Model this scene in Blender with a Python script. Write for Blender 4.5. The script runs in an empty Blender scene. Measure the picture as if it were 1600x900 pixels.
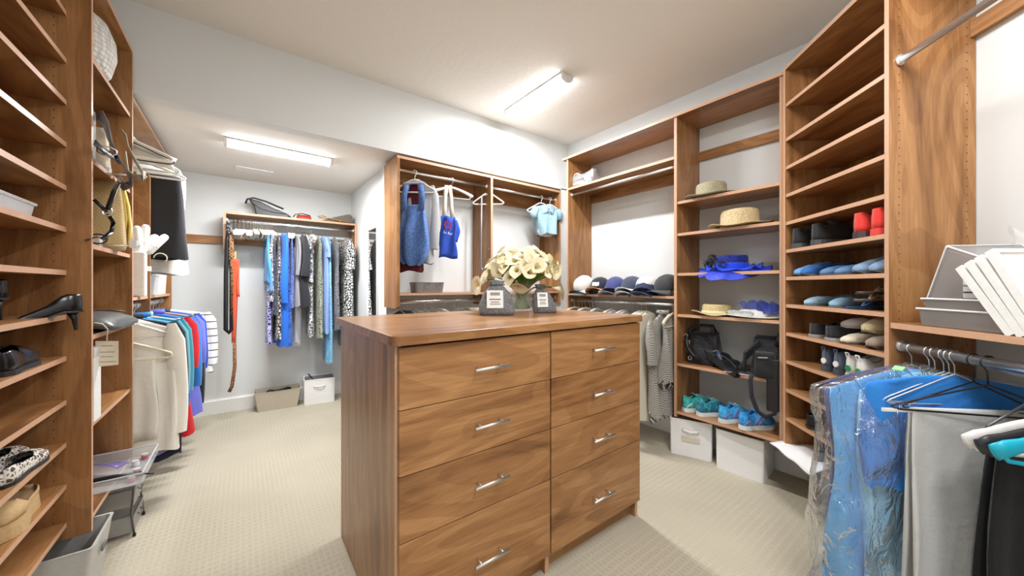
import bpy, math, random
from mathutils import Vector, Matrix, noise as mnoise
random.seed(7)
sc = bpy.context.scene
C = sc.collection
PI = math.pi
# ------------------------------------------------------------------ camera
FPX, TH, HY, CAMH = 559.6, 0.6437, 446.2, 1.25
cd = bpy.data.cameras.new('camera'); cam = bpy.data.objects.new('camera', cd); C.objects.link(cam)
cd.sensor_width = 36.0; cd.lens = FPX / 1600 * 36; cd.shift_y = (HY - 450) / 1600; cd.clip_start = .02
cam.location = (0, 0, CAMH); cam.rotation_euler = (PI / 2, 0, -TH)
sc.camera = cam
# ------------------------------------------------------------------ world, exposure
wd = bpy.data.worlds.new('world'); sc.world = wd; wd.use_nodes = True
wd.node_tree.nodes['Background'].inputs[0].default_value = (.9, .92, 1, 1)
wd.node_tree.nodes['Background'].inputs[1].default_value = 0.3
sc.view_settings.view_transform = 'Standard'; sc.view_settings.look = 'None'
sc.view_settings.gamma = 1; sc.view_settings.use_curve_mapping = False
sc.view_settings.exposure = 1.62
LAMP = 11.0          # diffuser strength of the ceiling fixtures

# ------------------------------------------------------------------ helpers
_F = Vector((math.sin(TH), math.cos(TH), 0)); _R = Vector((math.cos(TH), -math.sin(TH), 0))
def frame(x, y, deg, z=0): return Matrix.Translation((x, y, z)) @ Matrix.Rotation(math.radians(deg), 4, 'Z')
def at(fr, u, v, x=None, y=None, z=None):
    """point (in the frame's own coordinates) of a real plane of the room seen at photo point u, v"""
    d = _F + _R * ((u - 800) / FPX) + Vector((0, 0, (HY - v) / FPX))
    inv = fr.inverted(); o = inv @ Vector((0, 0, CAMH)); d = inv.to_3x3() @ d
    i, c = (0, x) if x is not None else ((1, y) if y is not None else (2, z))
    return o + d * ((c - o[i]) / d[i])
def lin(c):
    return tuple(((v / 255) / 12.92 if v / 255 <= .04045 else ((v / 255 + .055) / 1.055) ** 2.4) for v in c) + (1,)

class MB:
    def __init__(s): s.v = []; s.f = []; s.m = []; s.M = Matrix()
    def add(s, vs, fs, mi=0):
        b = len(s.v); s.v += [s.M @ Vector(p) for p in vs]; s.f += [[b + i for i in f] for f in fs]; s.m += [mi] * len(fs); return s
    def box(s, x0, x1, y0, y1, z0, z1, mi=0, front=None):
        vs = [(x0,y0,z0),(x1,y0,z0),(x1,y1,z0),(x0,y1,z0),(x0,y0,z1),(x1,y0,z1),(x1,y1,z1),(x0,y1,z1)]
        s.add(vs, [(0,3,2,1),(4,5,6,7),(1,2,6,5),(2,3,7,6),(3,0,4,7)], mi)
        b = len(s.v) - 8; s.f.append([b, b+1, b+5, b+4]); s.m.append(mi if front is None else front); return s
    def prism(s, pts, axis, a, b, mi=0, side=None):
        """polygon extruded; axis = 0,1,2; pts are the two other coordinates in order"""
        def mk(p, c): q = list(p); q.insert(axis, c); return tuple(q)
        n = len(pts); vs = [mk(p, a) for p in pts] + [mk(p, b) for p in pts]
        s.add(vs, [list(range(n))[::-1], list(range(n, 2*n))], mi)
        bb = len(s.v) - 2*n
        for i in range(n):
            j = (i+1) % n; s.f.append([bb+i, bb+j, bb+n+j, bb+n+i]); s.m.append(mi if side is None else side)
        return s
    def loft(s, rings, closed=True, cap0=True, cap1=True, mi=0):
        n = len(rings[0]); vs = [p for r in rings for p in r]; fs = []
        for k in range(len(rings)-1):
            for i in range(n if closed else n-1):
                j = (i+1) % n; fs.append((k*n+i, k*n+j, (k+1)*n+j, (k+1)*n+i))
        if closed and cap0: fs.append(list(range(n))[::-1])
        if closed and cap1: fs.append([(len(rings)-1)*n+i for i in range(n)])
        return s.add(vs, fs, mi)
    def tube(s, pts, r, n=8, ry=None, up=(0,0,1), mi=0, loop=False, caps=True):
        pts = [Vector(p) for p in pts]; m = len(pts); rings = []; up = Vector(up); prev = None
        for i, p in enumerate(pts):
            if loop: t = pts[(i+1) % m] - pts[i-1]
            else: t = pts[min(i+1, m-1)] - pts[max(i-1, 0)]
            t = t.normalized() if t.length > 1e-9 else Vector((1,0,0))
            if prev is None:
                a = up - t * up.dot(t)
                if a.length < 1e-3: a = Vector((1,0,0)) - t * t.x
                if a.length < 1e-3: a = Vector((0,1,0)) - t * t.y
            else: a = prev - t * prev.dot(t)
            if a.length < 1e-6: a = t.orthogonal()
            a.normalize(); prev = a; b = t.cross(a)
            rr = r[i] if isinstance(r, (list, tuple)) else r
            r2 = rr if ry is None else (ry[i] if isinstance(ry, (list, tuple)) else ry)
            rings.append([p + b * (rr*math.cos(2*PI*k/n)) + a * (r2*math.sin(2*PI*k/n)) for k in range(n)])
        if loop: rings.append(rings[0]); return s.loft(rings, True, False, False, mi)
        return s.loft(rings, True, caps, caps, mi)
    def strap(s, pts, w, t=.003, up=(0,0,1), mi=0, loop=False):
        """flat band; up = direction of its thin side"""
        pts = [Vector(p) for p in pts]; m = len(pts); rings = []; prev = Vector(up)
        for i, p in enumerate(pts):
            d = (pts[(i+1) % m] - pts[i-1]) if loop else (pts[min(i+1, m-1)] - pts[max(i-1, 0)])
            d = d.normalized() if d.length > 1e-9 else Vector((1,0,0))
            a = prev - d * prev.dot(d)
            if a.length < 1e-3: a = d.orthogonal()
            a.normalize(); prev = a; b = d.cross(a)
            rings.append([p + b*w/2 + a*t/2, p - b*w/2 + a*t/2, p - b*w/2 - a*t/2, p + b*w/2 - a*t/2])
        if loop: rings.append(rings[0]); return s.loft(rings, True, False, False, mi)
        return s.loft(rings, mi=mi)
    def lathe(s, prof, n=24, f=None, mi=0, cap0=False, cap1=False, sx=1, sy=1):
        rings = []
        for r, z in prof:
            ring = []
            for k in range(n):
                a = 2*PI*k/n; p = Vector((r*math.cos(a)*sx, r*math.sin(a)*sy, z))
                ring.append(f(p, a, r, z) if f else p)
            rings.append(ring)
        return s.loft(rings, True, cap0, cap1, mi)
    def grid(s, fn, nu, nv, mi=0, wrap=False):
        vs = [fn(i/(nu-1), j/(nv-1)) for j in range(nv) for i in range(nu)]
        return s.add(vs, [(j*nu+i, j*nu+i+1, (j+1)*nu+i+1, (j+1)*nu+i) for j in range(nv-1) for i in range(nu-1)], mi)
    def build(s, name, mats, parent=None, smooth=False, bevel=0, sub=0, solid=0, kind=None, mat=None):
        me = bpy.data.meshes.new(name); me.from_pydata([tuple(p) for p in s.v], [], s.f)
        if not isinstance(mats, (list, tuple)): mats = [mats]
        for m in mats: me.materials.append(m)
        for p, mi in zip(me.polygons, s.m): p.material_index = min(mi, len(mats)-1); p.use_smooth = smooth
        me.update(); o = bpy.data.objects.new(name, me); C.objects.link(o)
        if parent: o.parent = parent
        if mat is not None: o.matrix_local = mat
        if solid: md = o.modifiers.new('solid', 'SOLIDIFY'); md.thickness = solid; md.offset = 0
        if bevel: md = o.modifiers.new('bevel', 'BEVEL'); md.width = bevel; md.segments = 2; md.limit_method = 'ANGLE'
        if sub: md = o.modifiers.new('sub', 'SUBSURF'); md.levels = sub; md.render_levels = sub
        if kind: o['kind'] = kind
        return o
def tag(o, label, cat, group=None):
    o['label'] = label; o['category'] = cat
    if group: o['group'] = group
    return o
def thing(name, label, cat, M=None, group=None):
    o = bpy.data.objects.new(name, None); C.objects.link(o); o.empty_display_size = .05
    if M is not None: o.matrix_world = M
    return tag(o, label, cat, group)
def lab(o, l): o['label'] = l; return o
def dup(root, M, label, group=None):
    r = root.copy(); C.objects.link(r); r.matrix_world = M; r['label'] = label
    if group: r['group'] = group
    for ch in [c for c in bpy.data.objects if c.parent == root]:
        c = ch.copy(); C.objects.link(c); c.parent = r
        for g in [x for x in bpy.data.objects if x.parent == ch]:
            d = g.copy(); C.objects.link(d); d.parent = c
    return r
def T(x, y, z, deg=0, tilt=0, roll=0):
    M = Matrix.Translation((x, y, z)) @ Matrix.Rotation(math.radians(deg), 4, 'Z')
    if tilt: M = M @ Matrix.Rotation(math.radians(tilt), 4, 'Y')
    if roll: M = M @ Matrix.Rotation(math.radians(roll), 4, 'X')
    return M

# ------------------------------------------------------------------ materials
class NT:
    def __init__(s, name):
        s.mat = bpy.data.materials.new(name); s.mat.use_nodes = True; s.t = s.mat.node_tree; s.n = s.t.nodes
        s.b = s.n['Principled BSDF']; s.tc = s.n.new('ShaderNodeTexCoord')
    def new(s, k, **kw):
        n = s.n.new('ShaderNode' + k)
        for a, b in kw.items(): setattr(n, a, b)
        return n
    def link(s, a, b): s.t.links.new(a, b)
    def coord(s, scale=(1,1,1), src='Object', loc=None, rot=(0,0,0), rand=False):
        m = s.new('Mapping'); m.inputs['Scale'].default_value = scale; m.inputs['Rotation'].default_value = rot
        if rand:
            oi = s.new('ObjectInfo'); mu = s.new('VectorMath', operation='SCALE'); mu.inputs[0].default_value = (37, 53, 71)
            s.link(oi.outputs['Random'], mu.inputs['Scale']); ad = s.new('VectorMath', operation='ADD')
            s.link(s.tc.outputs[src], ad.inputs[0]); s.link(mu.outputs[0], ad.inputs[1]); s.link(ad.outputs[0], m.inputs[0])
        else: s.link(s.tc.outputs[src], m.inputs[0])
        return m.outputs[0]
    def noise(s, vec, scale, detail=3, rough=.5, dist=0):
        n = s.new('TexNoise'); n.inputs['Scale'].default_value = scale; n.inputs['Detail'].default_value = detail
        n.inputs['Roughness'].default_value = rough; n.inputs['Distortion'].default_value = dist
        s.link(vec, n.inputs['Vector']); return n.outputs['Fac']
    def ramp(s, fac, stops, interp='LINEAR'):
        r = s.new('ValToRGB'); r.color_ramp.interpolation = interp; e = r.color_ramp.elements
        while len(e) < len(stops): e.new(.5)
        for el, (p, c) in zip(e, stops): el.position = p; el.color = c
        s.link(fac, r.inputs[0]); return r.outputs[0]
    def mix(s, fac, a, b, mode='MIX'):
        m = s.new('MixRGB', blend_type=mode)
        for i, v in ((0, fac), (1, a), (2, b)):
            if hasattr(v, 'is_linked'): s.link(v, m.inputs[i])
            else: m.inputs[i].default_value = v
        return m.outputs[0]
    def bump(s, h, strength, dist=.002):
        b = s.new('Bump'); b.inputs['Strength'].default_value = strength; b.inputs['Distance'].default_value = dist
        s.link(h, b.inputs['Height']); s.link(b.outputs[0], s.b.inputs['Normal'])
    def col(s, c): s.link(c, s.b.inputs['Base Color'])
    def set(s, **kw):
        for k, v in kw.items(): s.b.inputs[k.replace('_', ' ')].default_value = v
def plain(name, c, rough=.5, metal=0, spec=.5, **kw):
    n = NT(name); n.set(Base_Color=lin(c), Roughness=rough, Metallic=metal); n.b.inputs['Specular IOR Level'].default_value = spec
    for k, v in kw.items(): n.b.inputs[k.replace('_', ' ')].default_value = v
    if not kw.get('Alpha') and not metal:
        f = n.noise(n.coord(), 60, 2); n.col(n.mix(1, lin(c), n.ramp(f, [(.3, (.93,.93,.93,1)), (.7, (1,1,1,1))]), 'MULTIPLY'))
    return n.mat
def wood(name, axis):
    n = NT(name); sc_ = [1, 1, 1]; sc_[axis] = .13
    v = n.coord(tuple(sc_), rand=True)
    big = n.noise(v, 5, 4, .55, 1.6)
    c1 = n.ramp(big, [(.30, lin((126,86,52))), (.44, lin((164,118,74))), (.60, lin((180,133,87))), (.78, lin((153,107,64)))])
    s2 = [9, 9, 9]; s2[axis] = .6
    fine = n.noise(n.coord(tuple(s2), rand=True), 14, 4, .6, .3)
    c2 = n.mix(.55, c1, n.ramp(fine, [(.3, lin((205,200,195))), (.6, (1,1,1,1))]), 'MULTIPLY')
    s3 = [1, 1, 1]; s3[axis] = .22
    ct = n.noise(n.coord(tuple(s3), rand=True), 2.6, 2, .45, .4)
    mu = n.new('Math', operation='MULTIPLY'); mu.inputs[1].default_value = 95; n.link(ct, mu.inputs[0])
    si = n.new('Math', operation='SINE'); n.link(mu.outputs[0], si.inputs[0])
    c3 = n.mix(.32, c2, n.ramp(si.outputs[0], [(.0, lin((190,166,146))), (.22, (1,1,1,1))]), 'MULTIPLY')
    n.col(c3); n.set(Roughness=.3); n.bump(fine, .05, .001); n.b.inputs['Specular IOR Level'].default_value = .4
    return n.mat
WX, WY, WZ = wood('cherry_wood_along', 0), wood('cherry_wood_deep', 1), wood('cherry_wood_upright', 2)
EDGE = plain('cherry_edge_band', (204,160,128), .45)
def wallmat(name, c, scale, st, dist=.002):
    n = NT(name); f = n.noise(n.coord(), scale, 3, .55); n.bump(f, st, dist); n.set(Base_Color=lin(c), Roughness=.75)
    n.b.inputs['Specular IOR Level'].default_value = .25
    return n.mat
WALL = wallmat('wall_paint', (224,227,226), 160, .25)
def ceilmat():
    n = NT('knockdown_ceiling'); v = n.coord()
    a = n.noise(v, 22, 4, .6, .6); r = n.ramp(a, [(.48, (0,0,0,1)), (.56, (1,1,1,1))]); n.bump(r, .16, .003)
    n.set(Base_Color=lin((240,236,229)), Roughness=.85); n.b.inputs['Specular IOR Level'].default_value = .2; return n.mat
CEIL = ceilmat()
def carpetmat():
    n = NT('carpet'); v = n.coord()
    def ribs(ax, sc_):
        w = n.new('TexWave', wave_type='BANDS', bands_direction='XY'[ax]); w.inputs['Scale'].default_value = sc_
        w.inputs['Distortion'].default_value = 1.8; w.inputs['Detail'].default_value = 2; w.inputs['Detail Scale'].default_value = 6; n.link(v, w.inputs['Vector']); return w.outputs['Fac']
    x1, y1 = ribs(0, 13), ribs(1, 9)
    x2, y2 = ribs(0, 40), ribs(1, 40)
    big = n.noise(v, 2.2, 2); fine = n.noise(v, 260, 2, .7)
    mx = n.new('Math', operation='MAXIMUM'); n.link(x1, mx.inputs[0]); n.link(y1, mx.inputs[1])
    m2 = n.new('Math', operation='MULTIPLY'); n.link(x2, m2.inputs[0]); n.link(y2, m2.inputs[1])
    c = n.ramp(mx.outputs[0], [(.6, lin((176,169,149))), (.98, lin((197,190,170)))])
    msk = n.noise(v, 1.6, 2, .5, .5); c = n.mix(n.ramp(msk, [(.38, (.15,.15,.15,1)), (.6, (.9,.9,.9,1))]), lin((186,179,160)), c)
    c = n.mix(.15, c, n.ramp(m2.outputs[0], [(.05, lin((170,158,136))), (.5, lin((222,214,194)))]))
    c = n.mix(.35, c, n.ramp(fine, [(.35, lin((150,139,118))), (.65, lin((226,218,200)))]))
    c = n.mix(1, c, n.ramp(big, [(.35, (.93,.93,.93,1)), (.65, (1,1,1,1))]), 'MULTIPLY')
    n.col(c); ad = n.new('Math', operation='ADD'); n.link(mx.outputs[0], ad.inputs[0]); n.link(fine, ad.inputs[1])
    n.bump(ad.outputs[0], .28, .003); n.set(Roughness=.95); n.b.inputs['Specular IOR Level'].default_value = .1
    return n.mat
CARPET = carpetmat()
TRIM = plain('white_trim', (236,236,233), .4)
CHROME = plain('chrome', (226,227,228), .28, 1)
NICKEL = plain('brushed_nickel', (222,220,216), .42, 1)
DARK = plain('dark_hole', (60,34,20), .8)
BLACK = plain('black_plastic', (28,28,30), .4)
WHITE = plain('white_plastic', (236,236,232), .4)
CREAM = plain('cream_plastic', (226,220,200), .4)
def emit(name, c, s):
    n = NT(name); n.set(Base_Color=lin(c)); n.b.inputs['Emission Color'].default_value = lin(c); n.b.inputs['Emission Strength'].default_value = s; return n.mat
LENS = emit('lit_diffuser', (248,250,255), LAMP); LENS2 = emit('lit_diffuser_dim', (248,250,255), LAMP*.5); LW = 13.0   # watts of each fixture's downward light
# ------------------------------------------------------------------ the room
def struct(name, mb, mat, parent=None, **kw):
    o = mb.build(name, mat, parent, **kw)
    if parent is None: o['kind'] = 'structure'
    return o
XL, XR, YB, YA, YF, ZC, ZA = -.83, 2.91, 2.83, 4.53, -1.3, 2.815, 2.32
NY, NX = 3.165, 2.80          # niche behind the back unit
DW = 1.565                     # diagonal wall: x - y = DW * sqrt 2
r2 = math.sqrt(2)
struct('floor', MB().box(XL-.1, XR+.1, YF-.1, YA+.1, -.05, 0), CARPET)
struct('ceiling', MB().box(XL-.1, XR+.1, YF-.1, YB+.001, ZC, ZC+.05), CEIL)
struct('ceiling_alcove', MB().box(XL-.1, XR, YB+.1, YA+.1, ZA, ZA+.05), wallmat('alcove_ceiling_paint', (232,227,219), 60, .2))
struct('wall_left', MB().box(XL-.1, XL, YF-.1, YA+.1, 0, ZC), WALL)
struct('wall_front', MB().box(XL, XR, YF-.1, YF, 0, ZC), WALL)
cy = XR - DW*r2
struct('wall_right', MB().box(XR, XR+.1, cy-.05, YA+.1, 0, ZC), WALL)
# header over the alcove and the wall strip beside the niche
mb = MB(); mb.box(XL, XR, YB, YB+.1, ZA-.01, ZC); mb.box(NX+.0, XR, YB, YB+.1, 0, ZA)
struct('wall_back', mb, WALL)
struct('wall_niche', MB().box(1.0, XR, NY, NY+.1, 0, ZA), WALL)
struct('wall_niche_side', MB().box(NX, NX+.1, YB+.1, NY, 0, ZA), WALL)
struct('wall_alcove_right', MB().box(1.02, 1.12, NY+.1, YA, 0, ZA), WALL)
struct('wall_alcove_back', MB().box(XL, 1.12, YA, YA+.1, 0, ZA), WALL)
FD = frame((3.23+1.27*r2)/2, (3.23-1.27*r2)/2, -135)     # diagonal wall frame: x to the right along the wall, y into it
DD = DW - 1.27
dx0 = (3.23 - (XR + cy)) / r2
struct('wall_diagonal', MB().box(dx0, 2.9, DD, DD+.1, 0, ZC), WALL).matrix_world = FD
def base(name, L, M, h=.145):
    mb = MB(); mb.prism([(0,0),(-.016,0),(-.016,h-.02),(-.008,h-.008),(-.006,h),(0,h)], 0, 0, L)
    o = struct(name, mb, TRIM); o.matrix_world = M; return o
base('baseboard_left', YA-YF, frame(XL, YF, 90))
base('baseboard_alcove_back', 1.02-XL, frame(XL, YA, 0))
base('baseboard_alcove_right', YA-NY-.1, frame(1.02, YA, -90))
base('baseboard_niche', 1.8, frame(1.0, NY, 0))
base('baseboard_right', YB-cy, frame(XR, YB, -90))
base('baseboard_diagonal', 2.8, FD @ Matrix.Translation((dx0, DD, 0)))
struct('trim_1', MB().box(XL+.02, -.15, YA-.02, YA, 1.656, 1.734, 0), [WX])

# ------------------------------------------------------------------ cabinet helpers
TK = .019
def holes(unit, xs, side, y0, y1, z0, z1):
    """rows of shelf peg holes on panel faces; xs = face positions, side = +1/-1 facing"""
    mb = MB()
    for x, sd in zip(xs, side):
        for y in (y0, y1):
            z = z0
            while z < z1:
                vs = [(x+sd*.0006, y+.0022*math.cos(a*PI/3), z+.0022*math.sin(a*PI/3)) for a in range(6)]
                mb.add(vs, [list(range(6))]); z += .032
    mb.build('peg_hole', DARK, unit, kind='stuff')
def panel(unit, x, y0, y1, z0, z1, t=TK):
    r = .05
    return MB().box(x, x+t, y0, y1, z0, z1, 0, 1).build('side_panel', [WZ, EDGE], unit)
def shelf(unit, x0, x1, y0, y1, zt, t=TK, name='shelf', pegs=True):
    o = MB().box(x0, x1, y0, y1, zt-t, zt, 0, 1).build(name, [WX, EDGE], unit)
    return o
def rod(unit, x0, x1, y, z, name='hanging_rod', ry=.015):
    mb = MB(); mb.tube([(x0, y, z), (x1, y, z)], .0075, 12, ry=ry); o = mb.build(name, CHROME, unit, smooth=True)
    for x, s in ((x0, 1), (x1, -1)):
        m2 = MB(); m2.tube([(x, y, z+.003), (x+s*.006, y, z+.003)], .016, 12, ry=.022); m2.tube([(x, y, z), (x+s*.014, y, z)], .0105, 12, ry=.018)
        m2.build('rod_bracket', NICKEL, o)
    return o
# left shoe tower -------------------------------------------------------------
FL = frame(-.48, 0, 90)      # x = world Y, y = into left wall
u = thing('shoe_cabinet', 'cherry wood shoe tower of closely spaced shelves at the left edge', 'cabinet', FL)
panel(u, 1.05-TK, 0, .35, .28, 2.51); panel(u, 2.13, 0, .35, .275, 2.51)
MB().box(1.05-TK, 2.15, 0, .35, 2.51, 2.51+TK, 0, 1).build('top_panel', [WX, EDGE], u)
ZL = [2.305, 2.123, 1.9625, 1.80, 1.634, 1.474, 1.309, 1.139, .98, .812, .649, .4875, .340]
for z in ZL: shelf(u, 1.05, 2.13, .064, .34, z)
MB().box(1.05, 2.13, .34, .346, .3, 2.51).build('back_panel', WZ, u)
holes(u, [2.13], [-1], .095, .29, .35, 2.45)
u = thing('shelf_cabinet', 'cherry wood shelf bay holding handbags, between shoe tower and alcove', 'cabinet', FL)
panel(u, 2.78, 0, .35, .3, 2.51)
MB().box(2.151, 2.80, 0, .35, 2.51, 2.51+TK, 0, 1).build('top_panel', [WX, EDGE], u)
ZL2 = [2.175, 1.766, 1.418, 1.05, .698, .326]
for z in ZL2: shelf(u, 2.151, 2.78, .008, .35, z)
MB().box(2.151, 2.78, .342, .349, .3, 2.51).build('back_panel', WZ, u)
holes(u, [2.78], [-1], .06, .29, .35, 2.45)
u = thing('hanging_cabinet', 'cherry wood hanging unit with two rod bays along the alcove left wall', 'cabinet', FL)
MB().box(2.802, 4.12, 0, .34, 2.26, 2.26+TK, 0, 1).build('top_panel', [WX, EDGE], u)
for x, zb in ((3.24, 1.02), (4.10, 1.06)):
    z1 = 2.0
    mb = MB(); mb.prism([(0, zb), (.34, zb), (.34, z1), (.05, z1), (.02, z1-.012), (.006, z1-.03), (0, z1-.06)], 0, x, x+TK, 0)
    mb.build('side_panel', [WZ, EDGE], u)
shelf(u, 2.80, 3.24, .01, .34, 1.185); shelf(u, 3.26, 4.10, .01, .34, 1.185)
MB().box(2.80, 4.12, .32, .345, 2.0, 2.12).build('cleat', WX, u)
rod(u, 2.80, 3.24, .06, 1.125); rod(u, 3.26, 4.10, .06, 1.125)
rod(u, 2.80, 4.10, .06, 2.13, 'upper_rod')
holes(u, [3.24], [-1], .06, .29, 1.2, 1.95)
# alcove back wall unit -------------------------------------------------------
FA = frame(-.15, 4.25, 0)
u = thing('wall_cabinet', 'small cherry wood shelf and rod unit high on the alcove back wall', 'cabinet', FA)
for x in (0, 1.145): panel(u, x, 0, .275, 1.585, 1.92, .022)
MB().box(0, 1.167, 0, .275, 1.92, 1.94, 0, 1).build('top_panel', [WX, EDGE], u)
MB().box(.022, 1.145, .255, .275, 1.656, 1.734).build('cleat', WX, u)
rod(u, .022, 1.145, .05, 1.865)
# niche unit ------------------------------------------------------------------
FB = frame(.98, YB, 0)
u = thing('niche_cabinet', 'wide cherry wood hanging unit set into the back wall behind the vase', 'cabinet', FB)
mb = MB(); mb.prism([(0, 1.08), (.03, 1.064), (.33, 1.064), (.33, 2.27), (0, 2.27)], 0, 0, TK+.003, 0); mb.build('side_panel', [WZ, EDGE], u)
panel(u, .893, .0, .33, 1.064, 2.27, .024)
panel(u, 1.797, 0, .33, 1.064, 2.27)
MB().box(0, 1.82, 0, .33, 2.27, 2.292, 0, 1).build('top_panel', [WX, EDGE], u)
MB().box(.022, .893, .31, .33, 2.12, 2.27).build('cleat', WX, u); MB().box(.917, 1.797, .31, .33, 2.12, 2.27).build('cleat', WX, u)
shelf(u, .022, .893, .01, .33, 1.188); shelf(u, .917, 1.797, .01, .33, 1.188)
rod(u, .022, .893, .07, 2.20, ry=.012); rod(u, .917, 1.797, .07, 2.20, ry=.012)
rod(u, .022, .893, .07, 1.115, 'lower_rod'); rod(u, .917, 1.797, .07, 1.115, 'lower_rod')
# right wall unit -------------------------------------------------------------
FR = frame(2.56, 2.53, -90)
u = thing('right_cabinet', 'tall cherry wood unit on right wall with cap shelf and hat shelves', 'cabinet', FR)
panel(u, 0.02, 0, .345, .28, 2.495); panel(u, 1.124, 0, .345, .28, 2.495, .021); panel(u, 1.778, 0, .345, .255, 2.495, .023)
MB().box(-.03, 1.80, -.012, .345, 2.495, 2.514, 0, 1).build('top_panel', [WX, EDGE], u)
shelf(u, .04, 1.124, .005, .345, 2.21); shelf(u, .04, 1.124, .005, .345, 1.17)
MB().box(.04, 1.124, .325, .344, 2.10, 2.19).build('cleat', WX, u)
MB().box(1.145, 1.778, .325, .344, 2.235, 2.305).build('cleat', WX, u)
ZR = [1.87, 1.635, 1.342, 1.04, .678, .324]
for z in ZR: shelf(u, 1.145, 1.778, .005, .345, z, .02)
rod(u, .04, 1.124, .05, 2.15, ry=.013); rod(u, .04, 1.124, .05, 1.105, 'lower_rod', ry=.013)
holes(u, [1.145, .039], [1, 1], .045, .3, .35, 2.4)
# diagonal shoe unit ----------------------------------------------------------
u = thing('corner_shoe_cabinet', 'cherry wood shoe tower set diagonally in the right corner', 'cabinet', FD)
panel(u, -.006, 0, DD-.005, .262, 2.495); panel(u, .658, 0, DD-.003, .262, 2.495, .02)
MB().box(-.006, .678, 0, DD-.005, 2.495, 2.514, 0, 1).build('top_panel', [WX, EDGE], u)
ZD = [2.30, 2.10, 1.937, 1.777, 1.617, 1.457, 1.30, 1.143, .98, .82, .656, .492, .328]
for z in ZD: shelf(u, .013, .658, .004, DD-.005, z)
MB().box(.013, .34, DD-.012, DD-.006, .3, 2.495).build('back_panel', WZ, u)
holes(u, [.013], [1], .04, .25, .35, 2.4); holes(u, [.6785], [1], .035, .262, .35, 2.45)
u = thing('rod_cabinet', 'cherry wood hanging section with shelf and two chrome rods at right edge', 'cabinet', FD)
MB().box(.679, 1.95, 0, DD-.005, 2.495, 2.514, 0, 1).build('top_panel', [WX, EDGE], u)
panel(u, 1.93, 0, DD-.005, .262, 2.495)
MB().box(.679, 1.93, DD-.022, DD-.003, 2.20, 2.262).build('cleat', WX, u)
shelf(u, .679, 1.93, .004, DD-.004, 1.105, .022)
rod(u, .679, 1.93, .036, 2.13); rod(u, .679, 1.93, .036, 1.012, 'lower_rod', ry=.017)

# ------------------------------------------------------------------ island chest
FI = frame(.39, 1.15, 0)
u = thing('island_chest', 'cherry wood island chest of eight drawers with overhanging top', 'chest', FI)
W_, D_ = 1.325, .79
for x in (0, W_-.022): MB().box(x, x+.022, 0, D_, 0, 1.058, 0, 1).build('side_panel', [WZ, EDGE], u)
MB().box(.022, W_-.022, D_-.02, D_, .0, 1.058).build('back_panel', WX, u)
MB().box(.022, W_-.022, .03, D_-.02, .085, .1).build('bottom_panel', WX, u)
MB().box(.655, .677, .005, .5, 0, 1.05, 0, 1).build('divider', [WZ, EDGE], u)
MB().box(.022, .655, .035, .053, 0, .085).build('toe_kick', WX, u); MB().box(.677, W_-.022, .035, .053, 0, .085).build('toe_kick', WX, u)
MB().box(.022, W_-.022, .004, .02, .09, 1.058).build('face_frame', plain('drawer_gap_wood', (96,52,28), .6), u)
rr = .035; pts = []
x0, x1, y0, y1 = -.018, W_+.018, -.035, D_+.05
for cx_, cy_, a0 in ((x1-rr, y0+rr, -90), (x1-rr, y1-rr, 0), (x0+rr, y1-rr, 90), (x0+rr, y0+rr, 180)):
    for k in range(7): a = math.radians(a0+15*k); pts.append((cx_+rr*math.cos(a), cy_+rr*math.sin(a)))
MB().prism(pts, 2, 1.058, 1.09, 0).build('worktop', [WX], u, bevel=.002)
rows = [1.050, .846, .633, .418, .092]
for col, (a, b, hx) in enumerate(((.008, .662, .346), (.670, W_-.006, .985))):
    for k in range(4):
        d = MB().box(a, b, -.02, -.001, rows[k+1]+.003, rows[k], 0).build('drawer', [WX], u, bevel=.0012)
        hz = (rows[k]+rows[k+1])/2 if k < 3 else .245
        m = MB(); m.tube([(hx-.075, -.055, hz), (hx+.075, -.055, hz)], .006, 10)
        for s in (-.048, .048): m.tube([(hx+s, -.02, hz), (hx+s, -.055, hz)], .0045, 8)
        m.build('bar_handle', NICKEL, d, smooth=True)

# ------------------------------------------------------------------ ceiling fixtures
def fixture(label, x, y, z, L, deg, group=None, lens=LENS):
    t = thing('ceiling_light', label, 'ceiling light', T(x, y, z, deg), group)
    MB().box(-L/2, L/2, -.06, .06, -.012, -.001).build('housing', WHITE, t, bevel=.004)
    pr = [(-.05, -.012), (-.046, -.03), (-.03, -.045), (0, -.05), (.03, -.045), (.046, -.03), (.05, -.012)]
    MB().prism(pr, 0, -L/2+.02, L/2-.02).build('diffuser', lens, t)
    ld = bpy.data.lights.new('lamp_light', 'AREA'); ld.shape = 'RECTANGLE'; ld.size = L-.06; ld.size_y = .07; ld.energy = LW*(1 if lens is LENS else .52)*L/.72; ld.color = (.99, .99, 1)
    lo = bpy.data.objects.new('lamp_light', ld); C.objects.link(lo); lo.parent = t; lo.location = (0, 0, -.054)
    for s in (-1, 1):
        a, b = sorted((s*L/2, s*(L/2-.02))); MB().prism([(-.058, -.012), (-.052, -.035), (-.033, -.052), (0, -.058), (.033, -.052), (.052, -.035), (.058, -.012)], 0, a, b).build('end_cap', WHITE, t)
    return t
fixture('white linear ceiling light on the high textured ceiling', 1.92, 2.23, ZC, .72, 90)
fixture('white linear ceiling light near the entrance, above the drawer fronts', 1.35, .15, ZC, .9, 90, lens=LENS2)
fixture('added unseen linear fill light behind the viewer, near the shoe tower', .1, -.55, ZC, .9, 0, lens=LENS2)  # fill light added out of view to brighten the left shelves
fixture('white linear ceiling light on the low alcove ceiling', .245, 3.36, ZA, .72, 2)
u = thing('ceiling_vent', 'white slotted air vent in the low alcove ceiling', 'vent', T(.08, 4.10, ZA, 4))
m = MB()
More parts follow.
